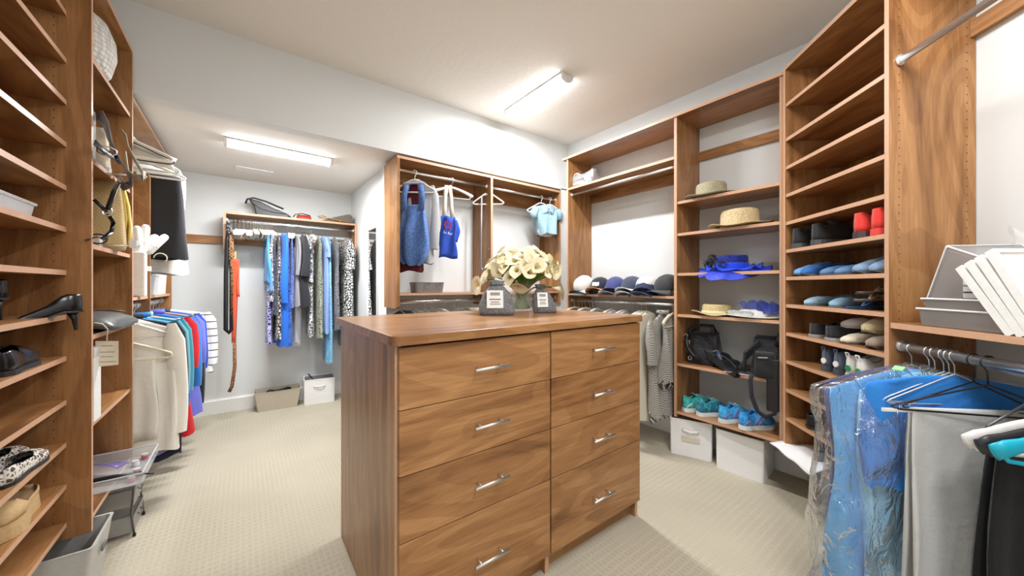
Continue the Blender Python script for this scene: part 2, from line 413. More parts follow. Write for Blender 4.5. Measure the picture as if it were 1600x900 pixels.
for a in ((-.14,.14,-.07,-.045), (-.14,.14,.045,.07), (-.14,-.105,-.045,.045), (.105,.14,-.045,.045)): m.box(a[0], a[1], a[2], a[3], -.008, -.0005)
m.build('vent_frame', WHITE, u)
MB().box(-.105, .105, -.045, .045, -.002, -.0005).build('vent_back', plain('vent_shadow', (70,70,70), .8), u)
for k in range(6):
    y = -.038+k*.0152; MB().add([(-.105,y,-.002),(.105,y,-.002),(.105,y+.005,-.008),(-.105,y+.005,-.008),(-.105,y+.001,-.001),(.105,y+.001,-.001),(.105,y+.006,-.007),(-.105,y+.006,-.007)], [(0,1,2,3),(7,6,5,4),(0,3,7,4),(1,5,6,2),(0,4,5,1),(3,2,6,7)]).build('slat', WHITE, u)
# mirror on the alcove side wall
u = thing('wall_mirror', 'tall narrow white framed mirror on the alcove side wall', 'mirror', frame(1.02, 3.63, -90))
for a in (-.18, .162): MB().box(a, a+.018, -.018, 0, .35, 1.82).build('frame_rail', TRIM, u)
for a in (.35, 1.802): MB().box(-.162, .162, -.018, 0, a, a+.018).build('frame_rail', TRIM, u)
MB().box(-.162, .162, -.008, 0, .368, 1.802).build('mirror_glass', plain('mirror', (240,240,240), .02, 1), u)
# ------------------------------------------------------------------ builders for the things
def rnd(a, b): return random.uniform(a, b)
_cl = {}
def cloth(c, pat=None, c2=None, s=30, rough=.85, bump=.25):
    key = (c, pat, c2, s, rough)
    if key in _cl: return _cl[key]
    n = NT('fabric'); v = n.coord(); n.set(Roughness=rough); n.b.inputs['Specular IOR Level'].default_value = .25
    n.b.inputs['Sheen Weight'].default_value = .15
    wv = n.noise(v, 30, 3, .6, .3); fine = n.noise(v, 400, 2)
    base = lin(c); out = None
    if pat is None: out = base
    else:
        o2 = lin(c2)
        if pat == 'stripe':
            w = n.new('TexWave', wave_type='BANDS', bands_direction='Z'); w.inputs['Scale'].default_value = s; n.link(v, w.inputs['Vector'])
            out = n.mix(n.ramp(w.outputs['Fac'], [(.0, (1,1,1,1)), (.03, (1,1,1,1)), (.06, (0,0,0,1))]), base, o2)
        elif pat == 'net':
            w = n.new('TexVoronoi', feature='DISTANCE_TO_EDGE'); w.inputs['Scale'].default_value = s*1.5; w.inputs['Randomness'].default_value = .8; n.link(v, w.inputs['Vector'])
            out = n.mix(n.ramp(w.outputs['Distance'], [(.10, (1,1,1,1)), (.16, (0,0,0,1))]), base, o2)
        elif pat == 'spot':
            w = n.new('TexVoronoi', feature='F1'); w.inputs['Scale'].default_value = s; n.link(v, w.inputs['Vector'])
            out = n.mix(n.ramp(w.outputs['Distance'], [(.34, (1,1,1,1)), (.42, (0,0,0,1))]), base, o2)
        elif pat == 'check':
            w = n.new('TexChecker'); w.inputs['Scale'].default_value = s; n.link(v, w.inputs['Vector']); w.inputs[1].default_value = base; w.inputs[2].default_value = o2; out = w.outputs[0]
        else:
            f = n.noise(v, s, 3, .6, 1.2); out = n.mix(n.ramp(f, [(.47, (0,0,0,1)), (.53, (1,1,1,1))]), base, o2)
    out = n.mix(1, out, n.ramp(fine, [(.3, (.9,.9,.9,1)), (.7, (1,1,1,1))]), 'MULTIPLY')
    n.col(out); n.bump(wv, bump, .006); _cl[key] = n.mat; return n.mat
def interp(keys, t):
    for (a, *va), (b, *vb) in zip(keys, keys[1:]):
        if t <= b:
            k = (t-a)/(b-a) if b > a else 0; k = max(0, min(1, k)); k = k*k*(3-2*k)*.5+k*.5
            return [p+(q-p)*k for p, q in zip(va, vb)]
    return list(keys[-1][1:])
def sp(x, e): return math.copysign(abs(x)**e, x)

HG = {}
HOOKR = .019
def hook_pts(r=HOOKR, stem=.055, open_=300):
    """hook that closes over a rod whose centre is the origin"""
    pts = []
    for k in range(13):
        a = math.radians(-150 + k*20); pts.append((r*math.cos(a), 0, r*math.sin(a)))       # runs over the top of the rod
    return [(p[0], p[1], p[2]) for p in pts][::-1][::-1]
def hanger(kind, M, label, group=None, color=None, w=.21):
    """local frame: x across the shoulders, y along the rod, origin at the rod centre"""
    key = (kind, color, w)
    if key in HG: return dup(HG[key], M, label, group)
    t = thing('hanger' if kind != 'padded' else 'padded_hanger', label, 'hanger', M, group)
    cm = plain('hanger_plastic', color or (236,233,222), .4)
    hk = [(-.018, 0, -.002)] + [(HOOKR*math.cos(math.radians(a)), 0, HOOKR*math.sin(math.radians(a))) for a in range(170, -61, -23)] + [(.002, 0, -.030), (0, 0, -.062)] + ([(0, 0, -.085)] if kind == 'padded' else [])
    m = MB(); m.tube(hk, .0018 if kind != 'tube' else .0028, 6, up=(0,1,0)); m.build('hook', CHROME if kind != 'tube' else cm, t, smooth=True)
    if kind == 'tube':
        pts = [(0,0,-.060), (.03,0,-.066), (w-.02,0,-.135), (w,0,-.150), (w-.01,0,-.163), (w-.03,0,-.166), (-w+.03,0,-.166), (-w+.01,0,-.163), (-w,0,-.150), (-w+.02,0,-.135), (-.03,0,-.066)]
        m = MB(); m.tube(pts, .0068, 8, up=(0,1,0), loop=True); m.build('shoulder', cm, t, smooth=True)
    elif kind == 'wire':
        pts = [(0,0,-.060), (.02,0,-.068), (w-.01,0,-.150), (w,0,-.158), (w-.01,0,-.163), (-w+.01,0,-.163), (-w,0,-.158), (-w+.01,0,-.150), (-.02,0,-.068)]
        m = MB(); m.tube(pts, .0022, 6, up=(0,1,0), loop=True); m.build('shoulder', plain('hanger_wire', color or (190,190,188), .35, .6), t, smooth=True)
    elif kind == 'padded':
        pts, rr = [], []
        for k in range(15):
            u_ = -1 + 2*k/14; pts.append((u_*w*.9, .012*math.cos(u_*2), -.092 - .055*abs(u_)**1.4)); rr.append((.020 + .003*math.cos(k*2.1)) * (1 if abs(u_) < .99 else .45))
        m = MB(); m.tube(pts, rr, 10, up=(0,1,0)); m.build('padding', cloth((238,234,220)), t, smooth=True)
    elif kind == 'flat':
        pts, rr, ry = [], [], []
        for k in range(13):
            u_ = -1 + 2*k/12; pts.append((u_*w, .018*u_*u_, -.068 - .060*abs(u_)**1.3)); rr.append(.010 + .006*abs(u_)); ry.append(.006 + .004*abs(u_))
        m = MB(); m.tube(pts, ry, 8, ry=rr, up=(0,0,1)); m.build('shoulder', cm, t, smooth=True)
        m = MB(); m.tube([(-w+.02, .014, -.13), (-w+.03, .01, -.158), (w-.03, .01, -.158), (w-.02, .014, -.13)], .004, 6, up=(0,1,0)); m.build('trouser_bar', cm, t, smooth=True)
    elif kind == 'clip':
        m = MB(); m.tube([(-w*.85,0,-.075), (w*.85,0,-.075)], .004, 6, up=(0,1,0)); m.tube([(0,0,-.06), (0,0,-.075)], .003, 6); m.build('bar', CHROME, t, smooth=True)
        for s in (-1, 1): MB().box(s*w*.6-.012, s*w*.6+.012, -.008, .008, -.12, -.068).build('clip', cm, t)
    HG[key] = t
    return t
def hm(fr, x, y, z, deg=-90, tw=0): return fr @ T(x, y, z, deg+tw)

def garment(M, name, label, cat, L, w=.2, th=.022, mat=None, neck='round', sleeve=0, flare=1.05, folds=.5, mat2=None, top=.07, group=None, sw=.05, split=None, hemwave=.01, collar=None, side=0, keys=None):
    """hanging garment; origin at the rod centre, near shoulder at +x"""
    t = thing(name, label, cat, M, group); seed = rnd(0, 50); na = 30
    if keys: z00 = top+.08
    elif neck == 'strap': keys = [(0, w*.62, th*.5), (.05, w*.66, th*.8), (.22, w*.86, th), (.5, w*.9, th*1.25), (1, w*flare, th*1.5)]; z00 = top+.08
    elif neck == 'waist': keys = [(0, w*.9, th*.7), (.3, w*.96, th), (1, w*flare, th*1.4)]; z00 = top+.035
    else: keys = [(0, .045, th*.25), (.035, w*.55, th*.35), (.085, w*.98, th*.42), (.16, w*.97, th*.65), (.45, w*.93, th*1.3), (1, w*flare, th*2.0)]; z00 = top
    def ring(t_, zz, kk, amp):
        pts = []
        for k in range(na):
            a = 2*PI*k/na; x = kk[0]*sp(math.cos(a), .75); y = kk[1]*sp(math.sin(a), .7)
            f = amp*(math.sin(a*5+seed+t_*1.5)*.6+math.sin(x*55+seed*2+t_*2.2)*.8)
            y += f*th*(1 if math.sin(a) >= 0 else .8); x += amp*.012*math.sin(t_*6+seed+a*2)
            pts.append((x, y, zz + (hemwave*math.sin(a*4+seed) if t_ > .97 else 0)))
        return pts
    rings = []; nz = 16
    for j in range(nz):
        tt = (j/(nz-1))**1.25; kk = interp(keys, tt)
        zz = -z00 - tt*(L-z00)
        if neck != 'strap' and neck != 'waist': zz = -z00 - tt*(L-z00)
        rings.append(ring(tt, zz, kk, folds*min(1, tt*2.2)))
    m = MB()
    if split:
        js = max(2, int(nz*split)); m.loft(rings[:js+1], True, True, False, 0); m.loft(rings[js:], True, False, False, 1)
    else: m.loft(rings, True, True, False)
    b = m.build('body', [mat] + ([mat2] if mat2 else []), t, smooth=True)
    if neck == 'strap':
        for s in (-1, 1):
            for f in (-1, 1): MB().strap([(s*w*.35, f*th*.2, -top-.0), (s*w*.40, f*th*.5, -top-.04), (s*w*.45, f*th*.6, -z00-.02)], .022, .003, (0,1,0)).build('strap', mat, t, smooth=True)
    if sleeve:
        for s in (-1, 1):
            pts, ra, rb = [], [], []; n_ = 8
            for k in range(n_):
                u_ = k/(n_-1); pts.append((s*(w*.88 + .045*math.sin(u_*1.7) - .02*u_), .012*math.sin(seed+u_*4), -top-.028-.045*min(1,u_*2) - u_*sleeve)); ra.append((.052-.012*u_)*(.35 if k == 0 else 1)); rb.append((th*1.15)*(.35+.65*min(1, k/3))+.004*math.sin(u_*9+seed))
            m = MB(); m.tube(pts, ra, 12, ry=rb, up=(0,1,0), caps=False); m.build('sleeve', mat, t, smooth=True)
    if collar:
        m = MB(); rr = []
        for k in range(9): a = PI*k/8*2; rr.append((.06*math.cos(a), (th+.006)*math.sin(a), -top+.012))
        m.tube(rr[:-1], .008, 6, ry=.016, loop=True, up=(0,0,1)); m.build('collar', collar if not isinstance(collar, bool) else mat, t, smooth=True)
    return t
def drape(M, name, label, cat, w, Lf, Lb, mat, th=.02, zb=-.158, group=None, flare=1.0, hem=None):
    """trousers or scarf folded over a bar that runs along local x"""
    t = thing(name, label, cat, M, group); sd = rnd(0, 30); rings = []; n_ = 26
    for i in range(n_):
        u_ = -1+2*i/(n_-1); o, inn = [], []
        for s, LL in ((-1, Lf), (1, Lb)):
            col = []
            for j in range(9):
                q = j/8; amp = .35*th*q; wv = amp*math.sin(u_*6+sd+q*2)+amp*.6*math.sin(u_*13+sd*2)
                col.append((u_*w*(1+(flare-1)*q)+.006*math.sin(q*7+sd), s*(th*(.35+.65*q))+wv, zb-.006-q*(LL)))
            o.append(col)
        a, b_ = o[0][::-1], o[1]
        ring = a + [(u_*w, -th*.3, zb+.004), (u_*w, 0, zb+.009), (u_*w, th*.3, zb+.004)] + b_
        ring += [(p[0], p[1]-.005, p[2]) for p in b_[::-1]] + [(u_*w, 0, zb+.004)] + [(p[0], p[1]+.005, p[2]) for p in a[::-1]]
        rings.append(ring)
    m = MB(); m.loft(rings, True, True, True); m.build('cloth', mat, t, smooth=True)
    if hem:
        MB().box(-w*.97, w*.97, -th*1.25, -th*1.1, zb-Lf+.01, zb-Lf+.03).build('hem', hem, t)
    return t

# shoes: heel at the origin, toe towards +x, sole on z = 0
def shoe(M, label, style='flat', c=(40,40,42), sole=(30,30,30), inner=(60,56,52), L=.25, W=.082, mat=None, accent=None, group=None, heelc=None, name=None, laces=(230,230,230)):
    P = {'flat': dict(h=[(0,.045),(.1,.05),(.3,.038),(.5,.034),(.62,.042),(.8,.036),(.95,.022),(1,.012)], o=[(0,.72),(.1,.8),(.3,.95),(.5,.95),(.64,.55),(.70,0),(1,0)], st=.008, rise=0),
         'loafer': dict(h=[(0,.058),(.1,.062),(.3,.05),(.42,.055),(.5,.066),(.7,.052),(.9,.034),(1,.02)], o=[(0,.7),(.1,.75),(.3,.85),(.42,.6),(.5,0),(1,0)], st=.013, rise=0),
         'sneaker': dict(h=[(0,.085),(.08,.088),(.2,.066),(.34,.078),(.44,.092),(.6,.075),(.8,.055),(.93,.042),(1,.026)], o=[(0,.6),(.1,.66),(.25,.7),(.36,.5),(.44,.3),(.62,.12),(.68,0),(1,0)], st=.026, rise=0),
         'pump': dict(h=[(0,.06),(.1,.062),(.3,.035),(.5,.03),(.66,.036),(.8,.034),(1,.014)], o=[(0,.6),(.1,.75),(.4,.96),(.6,.85),(.72,0),(1,0)], st=.005, rise=.065),
         'wedge': dict(h=[(0,.02),(.2,.012),(.5,.01),(.6,.04),(.8,.045),(.92,.03),(1,.012)], o=[(0,.92),(.5,.95),(.6,.5),(.68,0),(1,0)], st=.05, rise=0),
         'boot': dict(h=[(0,.10),(.12,.105),(.3,.10),(.42,.085),(.6,.06),(.8,.048),(1,.022)], o=[(0,.5),(.3,.6),(.42,.2),(.5,0),(1,0)], st=.018, rise=.0)}[style]
    t = thing(name or {'sneaker':'sneaker','pump':'pump_shoe','boot':'boot','wedge':'wedge_shoe'}.get(style, 'flat_shoe'), label, 'shoe', M, group)
    mt = mat or cloth(c, bump=.1)
    def halfw(s): return W/2*interp([(0,.35),(.04,.62),(.15,.72),(.4,.70),(.6,.9),(.72,1.0),(.85,.9),(.95,.6),(1,.15)], s)[0]
    def zf(s): return P['rise']*max(0, min(1, (.68-s)/.5))**1.2 if P['rise'] else 0
    z0 = P['st']
    rings = []; ns = 19; outer = []
    for k in range(ns):
        s = k/(ns-1); x = s*L; w = halfw(s); h = interp(P['h'], s)[0]; o = interp(P['o'], s)[0]; b0 = zf(s)+z0
        half = [(w*o, h), (w*(o+.35*(1-o)+.05) if o > 0 else w*.45, h*.98 if o > 0 else h*.95), (w*1.0, h*.62), (w*1.03, h*.3), (w*.97, 0)]
        if o > .01: half[0] = (w*max(.5, o), h); half[1] = (w*max(.5, o)*1.04+.001, h*.9)
        ring = [(x, -a, b0+b) for a, b in half] + [(x, a, b0+b) for a, b in half[::-1]]
        rings.append(ring)
    # sides and vamp; the two top edges meet where the shoe is closed
    m = MB(); n_ = 10
    vs = [p for r in rings for p in r]; fs = []
    for k in range(ns-1):
        for i in range(9): fs.append((k*n_+i, k*n_+i+1, (k+1)*n_+i+1, (k+1)*n_+i))
        oa = interp(P['o'], k/(ns-1))[0]; ob = interp(P['o'], (k+1)/(ns-1))[0]
        if oa <= .3 and ob <= .3 : fs.append((k*n_+9, k*n_, (k+1)*n_, (k+1)*n_+9))
    fs.append(list(range(n_))[::-1]) if False else None
    back = [0,1,2,3,4,5,6,7,8,9]
    fs = [f for f in fs if f]; m.add(vs, fs)
    m.add([rings[0][i] for i in back], [(0,1,8,9),(1,2,7,8),(2,3,6,7),(3,4,5,6)]); m.add(rings[-1], [tuple(range(10))])
    m.build('upper', mt, t, smooth=True, solid=.0025)
    sm = plain('shoe_sole', sole, .5)
    m = MB(); ss = []
    for k in range(13):
        s = k/12; w = halfw(s)*1.07+.002; zt = zf(s)+z0+.002; zb = 0 if not P['rise'] else zf(s); zb += .012*max(0, (s-.85)/.15)**2 if style in ('sneaker','loafer') else 0
        x = s*L*1.02-.004; ss.append([(x,-w,zb),(x,w,zb),(x,w*(.96 if style != 'wedge' else .86),zt),(x,-w*(.96 if style != 'wedge' else .86),zt)])
    m.loft(ss); m.build('sole', sm, t, smooth=False)
    m = MB(); ii = []
    for k in range(9):
        s = .03+.62*k/8; w = halfw(s)*.94; z_ = zf(s)+z0+.005; ii.append([(s*L,-w,z_),(s*L,w,z_),(s*L,w,z_+.002),(s*L,-w,z_+.002)])
    m.loft(ii); m.build('insole', plain('insole', inner, .8), t)
    if P['rise']:
        m = MB(); m.tube([(.022,0,P['rise']+.004), (.016,0,P['rise']*.6), (.012,0,0)], [.017,.008,.0055], 10, up=(1,0,0)); m.build('heel', plain('heel', heelc or c, .3), t, smooth=True)
    if style == 'sneaker':
        lc = cloth(laces, bump=.05)
        for k in range(5):
            s = .40+.055*k; w = halfw(s)*.42; h = z0+interp(P['h'], s)[0]; MB().tube([(s*L,-w,h*.97),(s*L+.006,0,h+.006),(s*L+.002,w,h*.97)], .003, 5).build('lace', lc, t, smooth=True)
        MB().grid(lambda a,b: (L*(.30+.16*b), (a-.5)*W*.42, z0+.078+.028*(1-b)-.012*abs(a-.5)), 4, 4).build('tongue', mt, t, smooth=True, solid=.006)
        if accent:
            am = cloth(accent, bump=.05)
            for s_ in (-1, 1):
                m = MB()
                for a0, a1, hh in ((.30,.50,.7), (.42,.62,.6), (.02,.20,.5)):
                    pts = []
                    for k in range(5):
                        s = a0+(a1-a0)*k/4; pts.append((s*L, s_*(halfw(s)*1.035+.0022), z0+.006+interp(P['h'], s)[0]*hh*(k/4)))
                    MB().strap(pts, .010, .002, (0, s_, 0)).build('side_stripe', am, t, smooth=True)
    return t

def bagbody(L, D, H, topk=.55, bulge=.08, sag=.0, n=28, seed=0, wr=.004):
    """soft upright bag: x long, y deep, z up"""
    rings = []
    for j in range(11):
        q = j/10; dz = H*q; k = 1+bulge*math.sin(PI*min(1, q*1.15)); d = D/2*(1+(topk-1)*q)*k; l = L/2*(1-.12*q)*(1+.3*bulge*math.sin(PI*q))
        if j == 0: d *= .9; l *= .95
        ring = []
        for i in range(n):
            a = 2*PI*i/n; x = l*sp(math.cos(a), .45); y = d*sp(math.sin(a), .5)
            z = dz - sag*q*math.cos(PI*x/l/2 if l else 0) + wr*math.sin(9*a+seed+q*5)
            ring.append((x, y+wr*math.sin(5*a+seed*2+q*9), max(0.0, z) if j == 0 else max(.001, z)))
        rings.append(ring)
    rings[0] = [(p[0], p[1], 0) for p in rings[0]]
    return MB().loft(rings)
def arc(x0, x1, y, z, h, n=12, yb=0): return [(x0+(x1-x0)*k/n, y+yb*math.sin(PI*k/n), z+h*math.sin(PI*k/n)) for k in range(n+1)]
def bin_(M, label, L, D, H, mat, taper=.9, handle=None, t_=.006, name='storage_bin', inside=None, cat='bin', cutout=False, group=None):
    t = thing(name, label, cat, M, group)
    def rect(l, d, z, r=.012):
        p = []
        for cx_, cy_, a0 in ((l/2-r, -d/2+r, -90), (l/2-r, d/2-r, 0), (-l/2+r, d/2-r, 90), (-l/2+r, -d/2+r, 180)):
            for k in range(4): a = math.radians(a0+30*k); p.append((cx_+r*math.cos(a), cy_+r*math.sin(a), z))
        return p
    m = MB(); m.loft([rect(L*taper-2*t_, D*taper-2*t_, .008), rect(L*taper, D*taper, 0), rect(L, D, H), rect(L+.006, D+.006, H+.001), rect(L+.006, D+.006, H+.006), rect(L-2*t_, D-2*t_, H+.005), rect(L*taper-2*t_, D*taper-2*t_, .008)], True, False, False)
    m.add(rect(L*taper-2*t_, D*taper-2*t_, .008), [list(range(16))]); m.add(rect(L*taper, D*taper, 0), [list(range(16))[::-1]])
    m.build('body', mat, t)
    if handle: MB().strap([(-.055,-D/2-.004,H*.72), (-.04,-D/2-.012,H*.73), (0,-D/2-.018,H*.70), (.04,-D/2-.012,H*.73), (.055,-D/2-.004,H*.72)], .02, .003, (0,1,0)).build('handle', handle, t, smooth=True)
    return t
def glassy(name, c, alpha, rough=.08, bump=0, sc_=25):
    n = NT(name); n.set(Base_Color=lin(c), Roughness=rough, Alpha=alpha); n.b.inputs['Specular IOR Level'].default_value = .8
    if bump: n.bump(n.noise(n.coord(), sc_, 3, .6, 1.5), bump, .01)
    return n.mat
def film(name, tint, bump=.6, sc_=14, base=.10, rough=.06, top=.5, milk=.07):
    n = NT(name); t = n.new('BsdfTransparent'); t.inputs[0].default_value = tint + (1,); g = n.new('BsdfGlossy'); g.inputs['Roughness'].default_value = rough
    b = n.new('Bump'); b.inputs['Strength'].default_value = bump; b.inputs['Distance'].default_value = .02
    f1 = n.noise(n.coord((1,1,.45)), sc_, 3, .6, 1.8); n.link(f1, b.inputs['Height']); n.link(b.outputs[0], g.inputs['Normal'])
    lw = n.new('LayerWeight'); lw.inputs[0].default_value = .25; n.link(b.outputs[0], lw.inputs['Normal'])
    mr = n.new('MapRange'); mr.inputs['To Min'].default_value = base; mr.inputs['To Max'].default_value = top; n.link(lw.outputs['Fresnel'], mr.inputs['Value'])
    m = n.new('MixShader'); n.link(mr.outputs[0], m.inputs[0]); n.link(t.outputs[0], m.inputs[1]); n.link(g.outputs[0], m.inputs[2])
    df = n.new('BsdfDiffuse'); df.inputs[0].default_value = (.9,.95,1,1); m2 = n.new('MixShader'); m2.inputs[0].default_value = milk; n.link(m.outputs[0], m2.inputs[1]); n.link(df.outputs[0], m2.inputs[2])
    n.link(m2.outputs[0], n.n['Material Output'].inputs[0]); return n.mat
ACRYL = glassy('clear_plastic', (235,238,240), .28)
FROST = glassy('frosted_plastic', (238,240,240), .62, .25)
# ------------------------------------------------------------------ on the island
ZT = 1.091
VX, VY = 1.375, 1.735
u = thing('glass_vase', 'clear glass vase of water holding the cream calla lilies', 'vase', T(VX, VY, ZT))
GL = NT('vase_glass'); GL.set(Base_Color=(1,1,1,1), Roughness=.02, IOR=1.45, Alpha=.12); GL = GL.mat
MB().lathe([(.062,0),(.066,.004),(.068,.03),(.060,.09),(.062,.15),(.078,.205),(.075,.205),(.059,.15),(.056,.09),(.062,.03),(.058,.012),(0.001,.012)], 36, cap0=True).build('glass', GL, u, smooth=True)
MB().lathe([(.001,.013),(.060,.014),(.0625,.03),(.0565,.09),(.056,.12),(.001,.12)], 32).build('water', glassy('water', (205,215,190), .05, .02), u, smooth=True)
stemM = cloth((104,136,50), bump=.05); leafM = plain('lily_leaf', (72,112,38), .45)
petal = NT('calla_petal'); vv = petal.coord()
petal.col(petal.mix(petal.noise(vv, 14, 2), lin((246,240,212)), lin((240,230,186)))); petal.set(Roughness=.55); petal.b.inputs['Subsurface Weight'].default_value = .0; petal = petal.mat
spadM = plain('spadix', (226,184,60), .6)
def lily(k, b, d, s, label, stem0):
    """b = throat of the flower, d = direction it opens"""
    t = thing('calla_lily', label, 'flower', Matrix.Translation(b), 'cream calla lilies in the glass vase')
    d = Vector(d).normalized(); q = d.to_track_quat('Z', 'Y').to_matrix().to_4x4() @ Matrix.Rotation(rnd(0, 6), 4, 'Z')
    def f(u_, v_):
        a = -PI*1.06 + u_*2*PI*1.06; w = v_
        r = .007 + .034*w**1.5*(1+.25*math.cos(a)) ; z = .095*w*(1+.12*math.cos(a)) - (.022*max(0, w-.7)/.3)*(1-.5*math.cos(a))
        r += .016*max(0, w-.72)/.28; tipk = math.exp(-(a/.35)**2)*max(0, w-.6)/.4; r += .022*tipk; z += -.004*tipk
        r += .0035*abs(a)/PI*(1 if a > 0 else -1) + .003*w*math.sin(3*a+k)
        return q @ Vector((r*math.cos(a)*s, r*math.sin(a)*s, (z-.02)*s))
    MB().grid(f, 17, 9).build('bloom', petal, t, smooth=True)
    m = MB(); m.tube([q @ Vector((0,0,0)), q @ Vector((.002*s,0,.03*s)), q @ Vector((.002*s,.001,.056*s))], [.004*s,.0045*s,.003*s], 7); m.build('spadix', spadM, t, smooth=True)
    p0 = q @ Vector((0,0,-.022*s)); e = Vector(stem0) - b
    nk = Vector((VX, VY, ZT+.17)) + Vector((d.x*.045, d.y*.045, 0)) - b; md = p0 + (q.to_3x3() @ Vector((0,0,-1)))*.05
    pts = []
    ctl = [p0, md*.6+nk*.4, nk, e]
    for i in range(11):
        tt = i/10; a_ = [(1-tt)**3, 3*tt*(1-tt)**2, 3*tt*tt*(1-tt), tt**3]; pts.append(sum((c*w for c, w in zip(ctl, a_)), Vector()))
    MB().tube(pts, [.0065*s]+[.0042]*10, 7).build('stem', stemM, t, smooth=True)
random.seed(5)
NL = 68
for k in range(NL):
    g = (k+.5)/NL; ph = k*2.39996; el = math.acos(1-g*1.03)
    d = Vector((math.sin(el)*math.cos(ph), math.sin(el)*math.sin(ph), math.cos(el)*.9+.05))
    b = Vector((VX, VY, ZT+.215)) + Vector((d.x*.185, d.y*.185, d.z*.135)) + Vector((rnd(-.012,.012), rnd(-.012,.012), rnd(-.012,.012)))
    an = ph + 2.4
    lily(k, b, d, rnd(.62, .82), 'cream calla lily bloom in the glass vase bouquet', (VX+.048*math.cos(an), VY+.048*math.sin(an), ZT+.018))
lily(91, Vector((VX+.165, VY-.12, ZT+.145)), (.9,-.45,-.15), .85, 'cream calla lily drooping lowest at the right of the bouquet', (VX-.03, VY, ZT+.018))
lily(92, Vector((VX-.235, VY+.06, ZT+.185)), (-.9,.25,-.35), .95, 'cream calla lily drooping furthest out at the left of the bouquet', (VX+.03, VY, ZT+.018))
lily(93, Vector((VX-.095, VY-.075, ZT+.175)), (-.3,-.5,-.7), .8, 'cream calla lily hanging down beside the left grey pouch', (VX+.02, VY+.03, ZT+.018))
for k in range(14):
    a = k*.45+.2
    t = thing('calla_leaf', 'long green calla leaf among the lily stems in the vase', 'leaf', T(VX, VY, ZT+.12, math.degrees(a)), 'green leaves in the glass vase')
    MB().grid(lambda p, q: (.03+.10*q**1.3, (p-.5)*.055*math.sin(PI*min(1, q*.9+.1)), .13*q + .012*abs(p-.5)), 5, 8).build('blade', leafM, t, smooth=True, solid=.0012)
    MB().tube([(.03,0,0),(.022,0,-.05),(.03,0,-.10)], .003, 6).build('stalk', stemM, t, smooth=True)
felt = cloth((132,133,134), 'noise', (104,105,107), 90, bump=.5)
tagp = plain('paper_label', (240,240,236), .6); inkg = plain('label_ink', (150,152,140), .7); inkd = plain('label_ink_dark', (96,96,96), .7)
def text(s, size, mat, parent, M, name='lettering', align='CENTER', ext=.0004):
    cu = bpy.data.curves.new(name, 'FONT'); cu.body = s; cu.size = size; cu.extrude = ext; cu.align_x = align; cu.align_y = 'CENTER'
    cu.resolution_u = 2; o = bpy.data.objects.new(name, cu); C.objects.link(o); cu.materials.append(mat)
    me = bpy.data.meshes.new_from_object(o); q = bpy.data.objects.new(name, me); C.objects.link(q); bpy.data.objects.remove(o); bpy.data.curves.remove(cu)
    q.parent = parent; q.matrix_local = M; return q
def pouch(M, label, w, d, h, tilt=0):
    t = thing('felt_pouch', label, 'bag', M); rings = []
    for j in range(15):
        q = j/14
        kw = interp([(0,.94),(.06,1),(.25,.97),(.6,.78),(.8,.46),(.88,.30),(.94,.38),(1,.44)], q)[0]; kd = interp([(0,.9),(.1,1.05),(.4,.85),(.7,.45),(.86,.2),(1,.16)], q)[0]
        rings.append([(w/2*kw*sp(math.cos(2*PI*i/28), .6)+tilt*q, d/2*kd*sp(math.sin(2*PI*i/28), .65)+.003*math.sin(i*1.9+q*8), h*q+.003*math.sin(i*2.3)*q) for i in range(28)])
    m = MB(); m.loft(rings); m.build('body', felt, t, smooth=True)
    m = MB(); rr = [(w/2*.42*math.cos(a*PI/8)+tilt*.88, d/2*.24*math.sin(a*PI/8), h*.885) for a in range(16)]; m.tube(rr, .004, 6, loop=True); m.build('drawstring', cloth((96,96,98)), t, smooth=True)
    L_ = thing_part(t, (-.012+tilt*.4, -d/2*.80, h*.46), w, h, d)
    return t
def thing_part(t, c, w, h, d):
    M = Matrix.Translation(c) @ Matrix.Rotation(math.radians(-13), 4, 'X')
    p = MB().box(-w*.22, w*.22, -.006, .004, -h*.26, h*.26).build('paper_label', tagp, t, mat=M)
    for z, s_, a in ((.11, .8, inkg), (-.02, .95, inkd), (-.10, .7, inkg), (-.16, .85, inkg)):
        MB().box(-w*.16*s_, w*.16*s_, -.0068, -.0055, h*z, h*z+(.03*h if z < .1 else .09*h)).build('print_line', a, p)
    return p
pouch(T(1.115, 1.625, ZT, -32), 'grey felt drawstring pouch with white label, left of the vase', .20, .13, .185)
pouch(T(1.425, 1.575, ZT, -28, 0), 'smaller grey felt pouch leaning right of the vase', .14, .09, .165, -.03)

